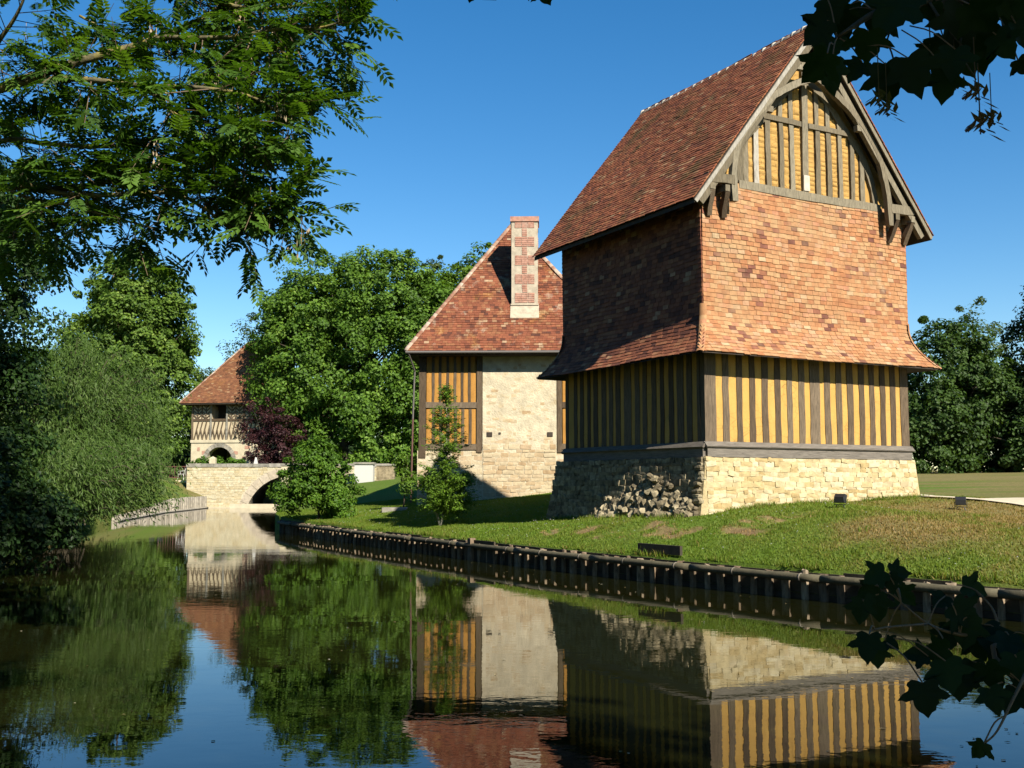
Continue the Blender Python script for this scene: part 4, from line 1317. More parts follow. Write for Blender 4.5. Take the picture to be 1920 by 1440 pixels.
# white pier and low wall right of the bridge
pier = empty('gate_pier', (-10.6, 76.5, 1.2))
tag(pier, 'white rendered gate pier with flat grey cap beside the bridge end', 'pier')
MB().box((-.6, -.45, 0), (.72, .45, 1.98)).build('shaft', M['white'], pier)
MB().box((-.68, -.53, 1.98), (.8, .53, 2.12)).build('cap', M['cope'], pier)
lw = empty('low_wall', (-9.8, 77.6, 1.2))
tag(lw, 'short low stone wall stub behind the white gate pier', 'wall')
MB().box((0, -.3, 0), (1.3, .3, 1.9)).build('masonry', M['beds'], lw)
MB().box((-.05, -.36, 1.9), (1.36, .36, 2.02)).build('coping', M['cope'], lw)
lw2 = empty('wing_wall', (-13.6, 78.2, 1.0))
tag(lw2, 'pale stone wing wall between the bush and the white pier', 'wall')
MB().box((-3.2, -.3, 0), (2.4, .3, 2.1)).build('masonry', M['gstone'], lw2)
MB().box((-3.3, -.36, 2.1), (2.42, .36, 2.26)).build('coping', M['cope'], lw2)
ps = MB().box((-.22, -.2, 0), (.22, .2, .42)).add([(-.22, -.2, .42), (.22, -.2, .42), (.22, .2, .42), (-.22, .2, .42), (0, 0, .56)], [(0, 1, 4), (1, 2, 4), (2, 3, 4), (3, 0, 4)])
o = ps.build('stone_finial', M['gstone']); o.location = (-22.6, 80.8, 3.3); tag(o, 'small pale stone block standing on the bridge coping', 'stone block')
st_ = MB().add([(-.15, -.1, 0), (.15, -.1, 0), (.15, .1, 0), (-.15, .1, 0), (-.04, -.05, .5), (.06, -.05, .45), (.06, .05, .45), (-.04, .05, .5)], [(0, 1, 5, 4), (1, 2, 6, 5), (2, 3, 7, 6), (3, 0, 4, 7), (4, 5, 6, 7)])
o = st_.build('stone_fragment', M['white']); o.location = (-19.3, 80.6, 3.3); tag(o, 'white pointed stone fragment on the bridge wall near the purple shrub', 'stone')

# railing, chairs and lamps on the far left bank
rl = empty('iron_railing', (-27.9, 84.6, 2.15))
tag(rl, 'low red-brown iron railing on the far left bank beside the bridge', 'railing')
for z in (.12, 1.0): MB().tube([(0, 0, z), (3.6, 0, z)], .03, 6).build('rail', M['rust'], rl)
for k in range(19): MB().tube([(.1 + k * .19, 0, .0 if k % 6 == 0 else .12), (.1 + k * .19, 0, 1.02 if k % 6 == 0 else 1.0)], .028 if k % 6 == 0 else .014, 5).build('bar', M['rust'], rl)


def garden_chair(loc, rz, label):
    t = empty('garden_chair', loc, rz); tag(t, label, 'chair', 'white garden chairs by the bridge')
    MB().box((-.25, -.24, .42), (.25, .24, .46)).build('seat', M['white'], t)
    b = MB().add([(-.24, .22, .46), (.24, .22, .46), (.22, .40, 1.0), (-.22, .40, 1.0), (-.24, .26, .46), (.24, .26, .46), (.22, .44, 1.0), (-.22, .44, 1.0)], [(0, 1, 2, 3), (5, 4, 7, 6), (3, 2, 6, 7), (0, 3, 7, 4), (1, 5, 6, 2)])
    b.build('backrest', M['white'], t)
    for (x, y) in ((-.22, -.2), (.22, -.2), (-.22, .22), (.22, .22)): MB().tube([(x * 1.1, y * 1.1, 0), (x, y, .42)], .03, 5).build('leg', M['white'], t)
    for x in (-.26, .26): MB().tube([(x, -.22, .43), (x, -.22, .66), (x, .3, .70)], .025, 5).build('armrest', M['white'], t)
garden_chair((-25.6, 83.0, 2.1), R(-95), 'white garden chair seen from the side, back against the railing')
garden_chair((-24.75, 83.2, 2.1), R(60), 'white garden chair turned away, tucked against the bridge wall end')
pth = MB().box((-30, 81.6, 1.9), (-24.4, 83.8, 2.06)); o = pth.build('footpath', M['gravel']); tag(o, kind='structure')


def floodlight(loc, rz, label, s=1.0):
    t = empty('floodlight', loc, rz); tag(t, label, 'floodlight', 'garden floodlights')
    b = MB().add([(-.13, -.05, .10), (.13, -.05, .10), (.13, .09, .12), (-.13, .09, .12), (-.14, -.09, .29), (.14, -.09, .29), (.12, .10, .25), (-.12, .10, .25), (-.13, .0, .33), (.13, .0, .33)],
                 [(3, 2, 1, 0), (0, 1, 5, 4), (1, 2, 6, 9, 5), (2, 3, 7, 6), (3, 0, 4, 8, 7), (4, 5, 9, 8), (8, 9, 6, 7)])
    h = b.build('housing', M['black'], t)
    MB().add([(-.11, -.056, .125), (.11, -.056, .125), (.118, -.088, .265), (-.118, -.088, .265), (-.11, -.05, .125), (.11, -.05, .125), (.118, -.08, .265), (-.118, -.08, .265)], [(0, 1, 2, 3), (0, 4, 5, 1), (1, 5, 6, 2), (2, 6, 7, 3), (3, 7, 4, 0)]).build('glass', M['glass'], h)
    MB().tube([(-.15, .02, .2), (-.15, .02, .06), (.15, .02, .06), (.15, .02, .2)], .012, 5).build('bracket', M['black'], t)
    for x in (-.08, .08): MB().tube([(x, .02, .06), (x * 1.6, .02, -.06)], .012, 5).build('stake', M['black'], t)
    t.scale = (s, s, s)
def on_lawn(x, y): return (x, y, float(H(x, y)) + .02)
floodlight(on_lawn(6.55, 21.4), R(140), 'black floodlight on the lawn in front of the dovecote wall', .8)
floodlight(on_lawn(9.45, 22.6), R(160), 'black floodlight on the lawn at the edge of the gravel path', .8)
floodlight((-27.2, 81.3, 2.06), R(0), 'left one of two small black floodlights beside the far footpath', 1.4)
floodlight((-26.6, 81.3, 2.06), R(0), 'right one of two small black floodlights beside the far footpath', 1.4)
sl_ = MB().box((-.42, -.3, -.1), (.42, .3, .10)); o = sl_.build('stone_slab', M['cope']); o.location = (-4.1, 37.6, float(H(-4.1, 37.6)) + .02); tag(o, 'flat stone slab in the grass at the house corner', 'slab')

# ------------------------------------------------------------------ moat revetments
def polyline(pts, step):
    P = [Vector((a, b, 0)) for a, b in pts]
    out = []; carry = 0
    for i in range(len(P) - 1):
        d = (P[i + 1] - P[i]); ln = d.length; s = carry
        while s < ln:
            out.append((P[i] + d * (s / ln), d / ln)); s += step
        carry = s - ln
    return out
pathR = [(float(bank_r(y)), y) for y in np.arange(8.5, 41.3, .5)]
rev = empty('timber_revetment', (pathR[20][0], pathR[20][1], 0))
tag(rev, 'long dark timber revetment of posts and round rail along the lawn edge', 'revetment')
ro = -Vector(rev.location)
posts = polyline(pathR, .35)
ppts = []
pm = []
for k in range(6):
    b = MB(); w = .055 + .012 * (k % 3); n_ = 7; vs = []; fs = []
    lv = [(-.45, 1.0), (.1, 1.0), (.30, .95), (.405 + .012 * (k % 4), .9)]
    for (z, s) in lv:
        for q in range(n_):
            a = 2 * math.pi * q / n_; rr = w * s * random.uniform(.85, 1.15)
            vs.append((rr * math.cos(a) * 1.15, rr * math.sin(a), z + (random.uniform(-.015, .02) if z > .38 else 0)))
    for i in range(3):
        for q in range(n_): fs.append((i * n_ + q, i * n_ + (q + 1) % n_, (i + 1) * n_ + (q + 1) % n_, (i + 1) * n_ + q))
    fs.append(tuple(3 * n_ + q for q in range(n_)))
    me = b.add(vs, fs).mesh('post'); me.materials.append(M['pile']); pm.append(me)
for i, (p, d) in enumerate(posts):
    nrm = Vector((-d.y, d.x, 0))            # towards the water
    if nrm.dot(Vector((-1, -1, 0))) < 0: nrm = -nrm
    pos = p + nrm * .06
    a = random.uniform(0, 6)
    put('post', pm[i % 6], rev, pos + ro + Vector((random.uniform(-.02, .02), random.uniform(-.02, .02), random.uniform(-.03, .015))), (math.cos(a), math.sin(a), 0), (-math.sin(a), math.cos(a), 0), (random.uniform(-.04, .04), random.uniform(-.04, .04), 1))
    ppts.append((pos, nrm, d))
# backing boards in lengths, two high
i = 0
while i < len(ppts) - 1:
    j = min(i + random.choice((5, 6, 7)), len(ppts) - 1)
    a, b = ppts[i][0] - ppts[i][1] * .03, ppts[j][0] - ppts[j][1] * .03
    for (z0, z1, th) in ((.10, .43 + random.uniform(-.015, .02), .04), (-.4, .09, .05)):
        d = (b - a); e = d.normalized(); n_ = ppts[i][1]
        c = (a + b) / 2 + Vector((0, 0, (z0 + z1) / 2)) + ro
        MB().obox(c, d * .5 - e * .004, n_ * th * .5, Vector((0, 0, (z1 - z0) / 2))).build('board', M['board'], rev)
    i = j
# round rail in lengths outside the posts, with a gap at the broken panel
i = 0; gapy = 25.3
while i < len(ppts) - 1:
    j = min(i + 8, len(ppts) - 1)
    seg = [q for q in ppts[i:j + 1] if not (24.35 < q[0].y < 25.45)]
    if len(seg) > 1 and abs(seg[0][0].y - seg[-1][0].y) > .2:
        pts = [q[0] + q[1] * .095 + Vector((0, 0, .345)) + ro for q in seg]
        e0 = (pts[0] - pts[1]).normalized() * .03; 
        pts[0] = pts[0] + e0; pts[-1] = pts[-1] - e0 * .2
        MB().tube(pts, [.062 + random.uniform(-.006, .006) for _ in pts], 8).build('rail', M['pole'], rev, True)
        for q in seg[1::4]:
            c = q[0] + q[1] * .095 + Vector((0, 0, .345)) + ro
            MB().tube([c - q[2] * .015, c + q[2] * .015], .069, 8).build('wire_tie', M['tie'], rev, True)
    i = j
bp = [q for q in ppts if 24.3 < q[0].y < 25.7]
if len(bp) > 1:
    a, b = bp[0][0] + bp[0][1] * .03, bp[-1][0] + bp[-1][1] * .03
    d = b - a
    MB().obox((a + b) / 2 + Vector((0, 0, .12)) + ro, d * .5, bp[0][1] * .02, Vector((0, 0, .36))).build('patch_board', M['board'], rev)
    timber('end_post', bp[-1][0] + bp[-1][1] * .07 + Vector((0, 0, -.4)) + ro, bp[-1][0] + bp[-1][1] * .07 + Vector((0, 0, .52)) + ro, .16, .14, bp[-1][1], rev, M['pile'], (0, 0, 0), .01, 4)
# loose black board on the bank
lb = MB(); x0, y0_, x1, y1_ = 2.40, 20.38, 3.04, 19.36
d = Vector((x1 - x0, y1_ - y0_, 0)); n_ = Vector((d.y, -d.x, 0)).normalized()
lb.obox((0, 0, 0), d * .5, n_ * .03, Vector((0, 0, .085)))
o = lb.build('loose_board', M['board']); o.location = ((x0 + x1) / 2, (y0_ + y1_) / 2, .60); tag(o, 'loose black board lying along the top of the revetment', 'board')

pathL = [(float(bank_l(y)), y) for y in np.arange(50, 80.4, .5)]
revl = empty('pale_revetment', (pathL[20][0], pathL[20][1], 0))
tag(revl, 'pale grey timber revetment lining the far left bank up to the bridge', 'revetment')
ro2 = -Vector(revl.location)
lp = polyline(pathL, .62)
for i, (p, d) in enumerate(lp):
    n_ = Vector((d.y, -d.x, 0)); hz = .30 + .58 * float(sstep(52, 72, p.y)) + random.uniform(-.03, .03)
    timber('post', p + n_ * .08 + Vector((0, 0, -.3)) + ro2, p + n_ * .08 + Vector((0, 0, hz)) + ro2, .15, .12, n_, revl, M['pilel'], (0, 0, 0), .01, 2)
    if i < len(lp) - 1:
        q = lp[i + 1][0]
        for k in range(3):
            z = .12 + k * .26
            if z + .1 > hz: continue
            MB().obox((p + q) / 2 + Vector((0, 0, z + random.uniform(-.02, .02))) + ro2, (q - p) * .5, n_ * .025, Vector((0, 0, .10))).build('plank', M['pilel'], revl)
lg = MB(); lg.tube([lp[i][0] + Vector((lp[i][1].y, -lp[i][1].x, 0)) * .22 + Vector((0, 0, .05)) + ro2 for i in range(len(lp))], .07, 6); lg.build('foot_log', M['pilel'], revl, True)


# ------------------------------------------------------------------ trees
def leaf_quads(P, N, ln, wd, g_, aspect_jit=.3, tdir=None, fold=.12):
    """rhombic leaves at P with normals N"""
    n = len(P)
    N = N / np.maximum(np.linalg.norm(N, axis=1, keepdims=True), 1e-6)
    if tdir is None: t = g_.normal(size=(n, 3))
    else: t = tdir + g_.normal(size=(n, 3)) * .25
    t = t - N * np.sum(t * N, 1, keepdims=True); t /= np.maximum(np.linalg.norm(t, axis=1, keepdims=True), 1e-6)
    s = np.cross(N, t)
    L_ = (ln * (1 + aspect_jit * (g_.random(n) - .5) * 2))[:, None]; W_ = (wd * (1 + aspect_jit * (g_.random(n) - .5) * 2))[:, None]
    V = np.stack([P - t * L_ / 2, P + s * W_ / 2 - N * L_ * fold * 0 + N * W_ * fold, P + t * L_ / 2, P - s * W_ / 2 + N * W_ * fold], 1)
    return V.reshape(-1, 3)


def crown_arrays(blobs, nclump, per, ln, wd, seed, rc=(.5, 1.0), droop=0.0, flat=.75, shell=.45, upb=.45, spikes=0):
    g_ = np.random.default_rng(seed)
    vol = np.array([b[3] * b[4] * b[5] for b in blobs]) ** (2 / 3.)
    bi = g_.choice(len(blobs), nclump, p=vol / vol.sum())
    B = np.array(blobs)[bi]
    d = g_.normal(size=(nclump, 3)); d /= np.linalg.norm(d, axis=1, keepdims=True)
    rad = g_.random(nclump) ** shell
    low = d[:, 2] < -.3
    C = B[:, :3] + d * rad[:, None] * B[:, 3:6]
    cr = rc[0] + (rc[1] - rc[0]) * g_.random(nclump)
    if spikes:
        k = g_.integers(0, nclump, spikes)
        top = d[k] * 1.0; top[:, 2] = np.abs(top[:, 2]) + .2
        top /= np.linalg.norm(top, axis=1, keepdims=True)
        C[k] = B[k, :3] + top * B[k, 3:6] * (1.02 + .10 * g_.random((spikes, 1)))
        cr[k] *= .55
    n = nclump * per
    ci = np.repeat(np.arange(nclump), per)
    q = g_.normal(size=(n, 3)); q /= np.linalg.norm(q, axis=1, keepdims=True)
    rr = g_.random(n) ** .42
    off = q * (rr * cr[ci])[:, None]; off[:, 2] *= flat
    P = C[ci] + off
    P[:, 2] -= droop * rr * cr[ci]
    out = d[ci]
    N = out * .55 + q * .5 + np.array([0, 0, upb]) + g_.normal(size=(n, 3)) * .45
    V = leaf_quads(P, N, np.full(n, ln), np.full(n, wd), g_)
    tone = np.clip(.5 + (g_.random(nclump) - .5) * .5, 0, 1)
    r = np.clip(tone[ci] + (g_.random(n) - .5) * .7, 0, 1)
    return V, np.repeat(r, 4), C, cr


def add_limbs(mb, base, top, C, seed, r0, nl, fork):
    """trunk with sweeping limbs that reach some of the clump centres"""
    g_ = np.random.default_rng(seed)
    base = Vector(base); top = Vector(top)
    pts = []
    for i in range(9):
        t = i / 8
        p = base.lerp(top, t) + Vector((g_.normal() * .02, g_.normal() * .02, 0)) * (top - base).length * (.3 + t) * .5
        pts.append(p)
    mb.tube(pts, [r0 * (1.25 if i == 0 else 1) * (1 - .85 * (i / 8)) for i in range(9)], 8)
    idx = g_.permutation(len(C))[:nl]
    for k in idx:
        c = Vector(C[k])
        t = min(.95, max(fork, (c.z - base.z) / max(top.z - base.z, .1) * .62 * g_.uniform(.7, 1.1)))
        a = pts[0].lerp(pts[-1], t) if False else pts[int(t * 8)]
        mid = a.lerp(c, .5) + Vector((0, 0, .12 * (c - a).length))
        rr = r0 * (1 - .85 * t) * .45
        mb.tube(catmull([a, mid, c], 3), [rr, rr * .85, rr * .65, rr * .5, rr * .35, rr * .25, max(rr * .1, .008)], 5)


def broad_tree(name, label, base, blobs, nclump, per, ln, wd, mat, seed, trunk_r=.3, top=None, group=None, cat='tree', rc=(.5, 1.0), bark='bark', nl=40, fork=.25, **kw):
    t = empty(name, base); tag(t, label, cat, group)
    bl = [(b[0] - base[0], b[1] - base[1], b[2] - base[2], b[3], b[4], b[5]) for b in blobs]
    V, r, C, cr = crown_arrays(bl, nclump, per, ln, wd, seed, rc, **kw)
    F = np.arange(len(V)).reshape(-1, 4)
    cr_o = link('crown', mesh_np('crown', V, F, r), mat, t)
    cr_o['kind'] = 'stuff'
    mb = MB()
    zt = max(b[2] + b[5] * .7 for b in bl)
    add_limbs(mb, (0, 0, -.2), top or (bl[0][0], bl[0][1], zt), C, seed + 1, trunk_r, nl, fork)
    mb.build('trunk', M[bark], t, True)
    return t


# central broad-leaved tree between gatehouse and house
broad_tree('plane_tree', 'huge round broad-leaved tree filling the middle between gatehouse and manor', (-16.0, 101, 2.2),
           [(-15.6, 101, 15.0, 8.8, 6.5, 9.0), (-20.0, 100, 13, 4.6, 5, 7.6), (-10.0, 100, 14.0, 6.4, 5, 8.6), (-14.0, 98.5, 7.6, 8.4, 4.5, 5.2), (-19.0, 101, 18.4, 4.6, 4, 4.8), (-13.0, 101, 19.4, 6.0, 5, 4.6), (-7.6, 99, 8.5, 5.0, 4, 6.0), (-7.0, 100, 16.5, 3.6, 3.6, 5.0)], 1500, 95, .32, .23, M['l_plane'], 101, .5, rc=(.7, 1.35), nl=60, spikes=34, shell=.30)
broad_tree('ash_tree', 'darker feathery tree showing behind the left side of the huge round tree', (-25.0, 118, 2.5),
           [(-27.6, 118, 14.5, 4.6, 4, 6.6), (-24.5, 118, 16, 4, 4, 6.0)], 130, 90, .32, .18, M['l_back'], 103, .35, rc=(.7, 1.4), group='trees behind the gatehouse', spikes=8)
broad_tree('light_green_tree', 'bright green tree rising directly behind the manor roof slope', (-5.2, 104, 2.5),
           [(-4.0, 104, 19.6, 3.8, 3.5, 5.6), (-6.2, 104, 15, 4.2, 3.5, 7.0)], 340, 90, .32, .22, M['l_sap'], 105, .3, rc=(.6, 1.2), spikes=12, shell=.33)
broad_tree('tall_thin_tree', 'thin dark treetop poking up between round tree and manor', (-7.9, 110, 2.5),
           [(-8.1, 110, 19.5, 1.7, 1.7, 6.2), (-9.5, 110, 12, 3.2, 3, 6.5)], 170, 80, .30, .18, M['l_back'], 107, .25, rc=(.5, 1.0), spikes=6)
broad_tree('tree_row', 'low dark row of trees far behind the gatehouse', (-30, 135, 2.8),
           [(-75 + k * 9.0, 135 + (k % 2) * 3, 6.5 + (k % 3) * 1.3, 6.5, 4, 5.5) for k in range(12)] + [(-70 + k * 9.0, 130, 4.2, 6.0, 2.5, 2.6) for k in range(11)], 800, 90, .6, .45, M['l_dark'], 109, .3, rc=(1.0, 2.0), cat='tree row', nl=20)
# poplar left of the gatehouse
broad_tree('poplar_tree', 'tall oval poplar standing behind the willow on the left', (-39.0, 108, 2.4),
           [(-38.6, 108, 15.0, 6.5, 5, 10.2), (-43.0, 108, 11, 5.0, 4, 8.0), (-36.2, 108, 10.0, 4.2, 3.5, 8.0), (-38.2, 108, 20.2, 4.8, 3.5, 5.6)], 1100, 90, .34, .27, M['l_poplar'], 111, .5, rc=(.6, 1.25), nl=60, spikes=30, shell=.30)
broad_tree('far_poplar', 'small pale treetop just right of the tall oval poplar', (-34.6, 126, 2.5),
           [(-36.0, 126, 10.0, 3.4, 3, 6.2)], 70, 80, .3, .24, M['l_back'], 113, .25, rc=(.6, 1.1))
broad_tree('hedge_tree', 'dark mass of leaves under the tall oval poplar by the railing', (-36, 87, 2),
           [(-36.5, 87, 5.0, 5.5, 2.0, 3.6), (-31.0, 88.5, 4.3, 3.4, 1.6, 2.6)], 120, 110, .3, .22, M['l_poplar'], 115, .25, rc=(.6, 1.1), cat='hedge')
# trees right of the dovecote
broad_tree('right_round_tree', 'dark round tree behind the meadow right of the dovecote', (36, 86, 2.3),
           [(35.6, 86, 9.6, 4.6, 4, 5.6), (38.5, 86, 6.2, 5.2, 4, 4.6), (33.2, 85, 6.0, 3.6, 4, 4.2)], 520, 95, .32, .23, M['l_mid'], 121, .35, rc=(.55, 1.2), shell=.33, group='trees behind the meadow', spikes=6)
broad_tree('right_pale_tree', 'pale feathery taller tree behind the dark round tree on the right', (44.5, 104, 2.3),
           [(45.5, 104, 14.2, 4.0, 4, 5.0), (43.2, 104, 10.5, 3.6, 3, 6.0), (47.5, 104, 9, 3.5, 3, 6)], 150, 80, .34, .18, M['l_back'], 123, .3, rc=(.7, 1.3), group='trees behind the meadow', spikes=10)
broad_tree('right_edge_tree', 'tall dark tree cut by the right edge of the picture', (43.5, 86, 2.3),
           [(43.6, 86, 12.0, 3.4, 4, 7.5), (46.5, 86, 11, 4.6, 4, 8.0), (41.6, 84, 5.2, 3.6, 3, 4.2)], 480, 95, .32, .22, M['l_dark'], 125, .4, rc=(.6, 1.2), shell=.33, group='trees behind the meadow', spikes=6)
broad_tree('tree_belt', 'dark low trees closing the far side of the meadow', (30, 96, 2.4),
           [(26 + k * 6.5, 97 + (k % 2) * 2, 5.4 + (k % 3), 5, 3, 4.2) for k in range(7)], 260, 80, .4, .3, M['l_dark'], 127, .3, rc=(.8, 1.5), cat='tree belt')
# purple shrub before the gatehouse
broad_tree('purple_shrub', 'dark purple-leaved shrub in front of the gatehouse', (-21.6, 94.5, 2.3),
           [(-22.3, 94.5, 7.0, 2.2, 1.8, 2.2), (-20.4, 94, 5.5, 2.2, 1.8, 2.6), (-21.3, 94, 4.0, 2.0, 1.6, 1.8)], 130, 100, .20, .12, M['l_purple'], 131, .14, rc=(.35, .8), cat='shrub', nl=30, spikes=10)
broad_tree('parapet_hedge', 'low green hedge growing along the top of the bridge wall', (-22.9, 82.5, 2.0),
           [(-23.6, 82.5, 3.4, 1.4, .5, .55), (-22.0, 82.5, 3.4, 1.4, .5, .5)], 50, 70, .14, .10, M['l_bush'], 133, .05, rc=(.2, .4), cat='hedge', nl=10)

# bush on the point of the bank
broad_tree('round_bush', 'dense round green bush on the lawn point in front of the bridge', (-6.75, 37.7, .55),
           [(-7.0, 37.7, 2.1, 1.25, 1.1, 1.15), (-6.3, 37.7, 1.5, 1.0, 1.0, .95), (-7.6, 37.5, 1.55, .85, .9, .75), (-6.9, 37.5, 2.75, .7, .7, .6), (-6.1, 37.3, 1.0, .75, .7, .55)], 260, 90, .12, .065, M['l_bush'], 141, .05, rc=(.16, .36), cat='bush', nl=50, spikes=16)
broad_tree('corner_shrub', 'small leafy shrub at the foot of the house downpipe', (-3.9, 38.6, 1.1),
           [(-3.75, 38.5, 1.9, .4, .35, .6), (-4.0, 38.5, 2.5, .25, .2, .5)], 30, 40, .10, .06, M['l_sap'], 143, .03, rc=(.12, .28), cat='shrub', nl=15)


# sapling: slender stem with tiered drooping side shoots
def sapling():
    g_ = np.random.default_rng(151)
    bx, by = -2.05, 30.6
    t = empty('sapling', (bx, by, float(H(bx, by)) - .02)); tag(t, 'slender young tree with feathery tiers growing before the manor wall', 'sapling')
    hgt = 4.0
    mb = MB()
    st = [Vector((.16 + .02 * math.sin(k * 1.1), 0, hgt * k / 10)) for k in range(11)]
    st[0] = Vector((0, 0, -.05)); st[1] = Vector((.09, 0, .4))
    mb.tube(st, [.035 * (1 - .85 * k / 10) for k in range(11)], 6)
    P = []; N = []; D = []
    for k in range(330):
        z = .35 + (hgt - .35) * g_.random() ** (1.25)
        f = z / hgt
        rad = (1.0 * (1 - f) ** .65 + .10) * (1.0 if z < 2.0 else .95)
        if 1.45 < z < 1.95: rad *= .55
        a = g_.random() * 6.283
        base = Vector((.16, 0, z)); ln = rad * g_.uniform(.5, 1.1)
        end = base + Vector((math.cos(a) * ln, math.sin(a) * ln, ln * g_.uniform(.1, .55)))
        mid = base.lerp(end, .55) + Vector((0, 0, .06 * ln))
        crv = catmull([base, mid, end], 4)
        if k % 2 == 0: mb.tube(crv, [.007 * (1 - .8 * i / (len(crv) - 1)) for i in range(len(crv))], 3, cap=False)
        m_ = int(16 + 48 * ln)
        for i in range(m_):
            u_ = g_.random() ** .7; p = crv[int(u_ * (len(crv) - 1))].lerp(crv[min(int(u_ * (len(crv) - 1)) + 1, len(crv) - 1)], g_.random())
            P.append((p.x + g_.normal() * .045, p.y + g_.normal() * .045, p.z + g_.normal() * .03)); N.append((g_.normal() * .4, g_.normal() * .4 - .2, .8)); D.append((math.cos(a), math.sin(a), .2))
    for k in range(2):
        mb.tube([(0, 0, 0), (-.25 + .1 * k, .1, .8), (-.45 + .3 * k, .1, 1.6)], [.02, .014, .005], 5)
    P = np.array(P); N = np.array(N)
    n = len(P)
    V = leaf_quads(P, N, np.full(n, .085), np.full(n, .034), g_, tdir=np.array(D))
    o = link('crown', mesh_np('crown', V, np.arange(4 * n).reshape(n, 4), np.repeat(g_.random(n), 4)), M['l_sap'], t); o['kind'] = 'stuff'
    mb.build('stem', M['palebark'], t, True)
    # basal tuft
    V, r, C, cr = crown_arrays([(.0, 0, .9, .66, .5, .6), (.4, 0, .7, .6, .4, .5), (-.35, 0, 1.25, .4, .3, .4), (.55, 0, 1.3, .45, .4, .3)], 130, 45, .085, .036, 153, (.12, .26), spikes=12)
    o = link('basal_shoots', mesh_np('basal_shoots', V, np.arange(len(V)).reshape(-1, 4), r), M['l_sap'], t); o['kind'] = 'stuff'
sapling()


# willow: fountains of narrow leaves
def willow(name, label, base, shoots, hgt, spread, seed, lean, nleaf):
    g_ = np.random.default_rng(seed)
    t = empty(name, base); tag(t, label, 'willow', 'willows on the left bank')
    mb = MB(); P = []; N = []; D = []
    for k in range(shoots):
        a = g_.random() * 6.283; f = g_.random() ** .55
        h_ = hgt * g_.uniform(.35, 1.0) * (1 - .25 * f); r_ = spread * f
        end = Vector((math.cos(a) * r_ + lean[0] * h_, math.sin(a) * r_ * .75 + lean[1] * h_, h_))
        st = Vector((g_.normal() * .25, g_.normal() * .25, 0))
        mid = st.lerp(end, .5) + Vector((0, 0, .14 * h_)) - Vector((end.x, end.y, 0)) * .12
        dr = g_.uniform(.05, .45) * (.4 + f)
        tip = end + Vector((math.cos(a) * dr * 1.2 + .12, math.sin(a) * dr, -dr * .35))
        crv = catmull([st, mid, end, tip], 5)
        if k % 3 == 0: mb.tube(crv, [.03 * (1 - .9 * i / (len(crv) - 1)) for i in range(len(crv))], 4, cap=False)
        for i in range(nleaf):
            u_ = .25 + .75 * g_.random() ** .6
            q = u_ * (len(crv) - 1); i0 = min(int(q), len(crv) - 2); p = crv[i0].lerp(crv[i0 + 1], q - i0); dd = (crv[i0 + 1] - crv[i0]).normalized()
            sp = .12 + .16 * u_
            P.append((p.x + g_.normal() * sp, p.y + g_.normal() * sp, p.z + g_.normal() * sp - .05)); N.append((g_.normal(), g_.normal() - .5, .6 + g_.normal() * .4)); D.append((dd.x * .6 + g_.normal() * .25, dd.y * .6 + g_.normal() * .25, dd.z * .3 - .55))
    P = np.array(P); N = np.array(N); n = len(P)
    V = leaf_quads(P, N, np.full(n, .18), np.full(n, .036), g_, tdir=np.array(D), fold=.25)
    tone = np.clip(.5 + (np.repeat(g_.random(shoots), nleaf) - .5) * .6 + (g_.random(n) - .5) * .5, 0, 1)
    o = link('crown', mesh_np('crown', V, np.arange(4 * n).reshape(n, 4), np.repeat(tone, 4)), M['l_willow'], t); o['kind'] = 'stuff'
    mb.build('trunk', M['bark'], t, True)
willow('willow_tree', 'grey-green feathery willow leaning over the moat on the left', (-15.3, 36.5, .4), 560, 6.6, 3.1, 161, (.05, -.05), 80)
willow('willow_shrub', 'low willow thicket trailing in the water under the tall willow', (-13.3, 30.5, .2), 380, 3.2, 3.2, 163, (.06, -.06), 70)
willow('willow_thicket', 'far willow thicket at the water edge before the pale revetment', (-17.6, 42.0, .2), 230, 2.3, 2.5, 165, (.03, -.03), 60)

# dark broad-leaved tree on the near left bank
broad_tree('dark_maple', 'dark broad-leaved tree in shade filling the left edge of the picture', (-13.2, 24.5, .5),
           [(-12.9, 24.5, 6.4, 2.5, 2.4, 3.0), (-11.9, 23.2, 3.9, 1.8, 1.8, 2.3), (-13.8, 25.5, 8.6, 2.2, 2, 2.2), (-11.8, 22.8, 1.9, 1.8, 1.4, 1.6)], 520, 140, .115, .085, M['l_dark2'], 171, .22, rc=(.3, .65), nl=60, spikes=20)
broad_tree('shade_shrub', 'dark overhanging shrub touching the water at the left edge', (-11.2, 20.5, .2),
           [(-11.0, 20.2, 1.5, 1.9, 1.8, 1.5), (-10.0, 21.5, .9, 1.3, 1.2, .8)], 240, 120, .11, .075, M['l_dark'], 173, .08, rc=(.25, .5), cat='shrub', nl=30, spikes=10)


# ------------------------------------------------------------------ overhanging ash, upper left
def px(x, y, d):
    """point d metres ahead of the camera on the line of sight through a photograph position"""
    pit = math.atan(187 / 2000); c, s = math.cos(pit), math.sin(pit)
    a = (x - 960) / 2000; u_ = (720 - y) / 2000
    v = Vector((a, c - u_ * s, s + u_ * c))
    return Vector((0, 0, CAM_Z)) + v * (d / v.y)


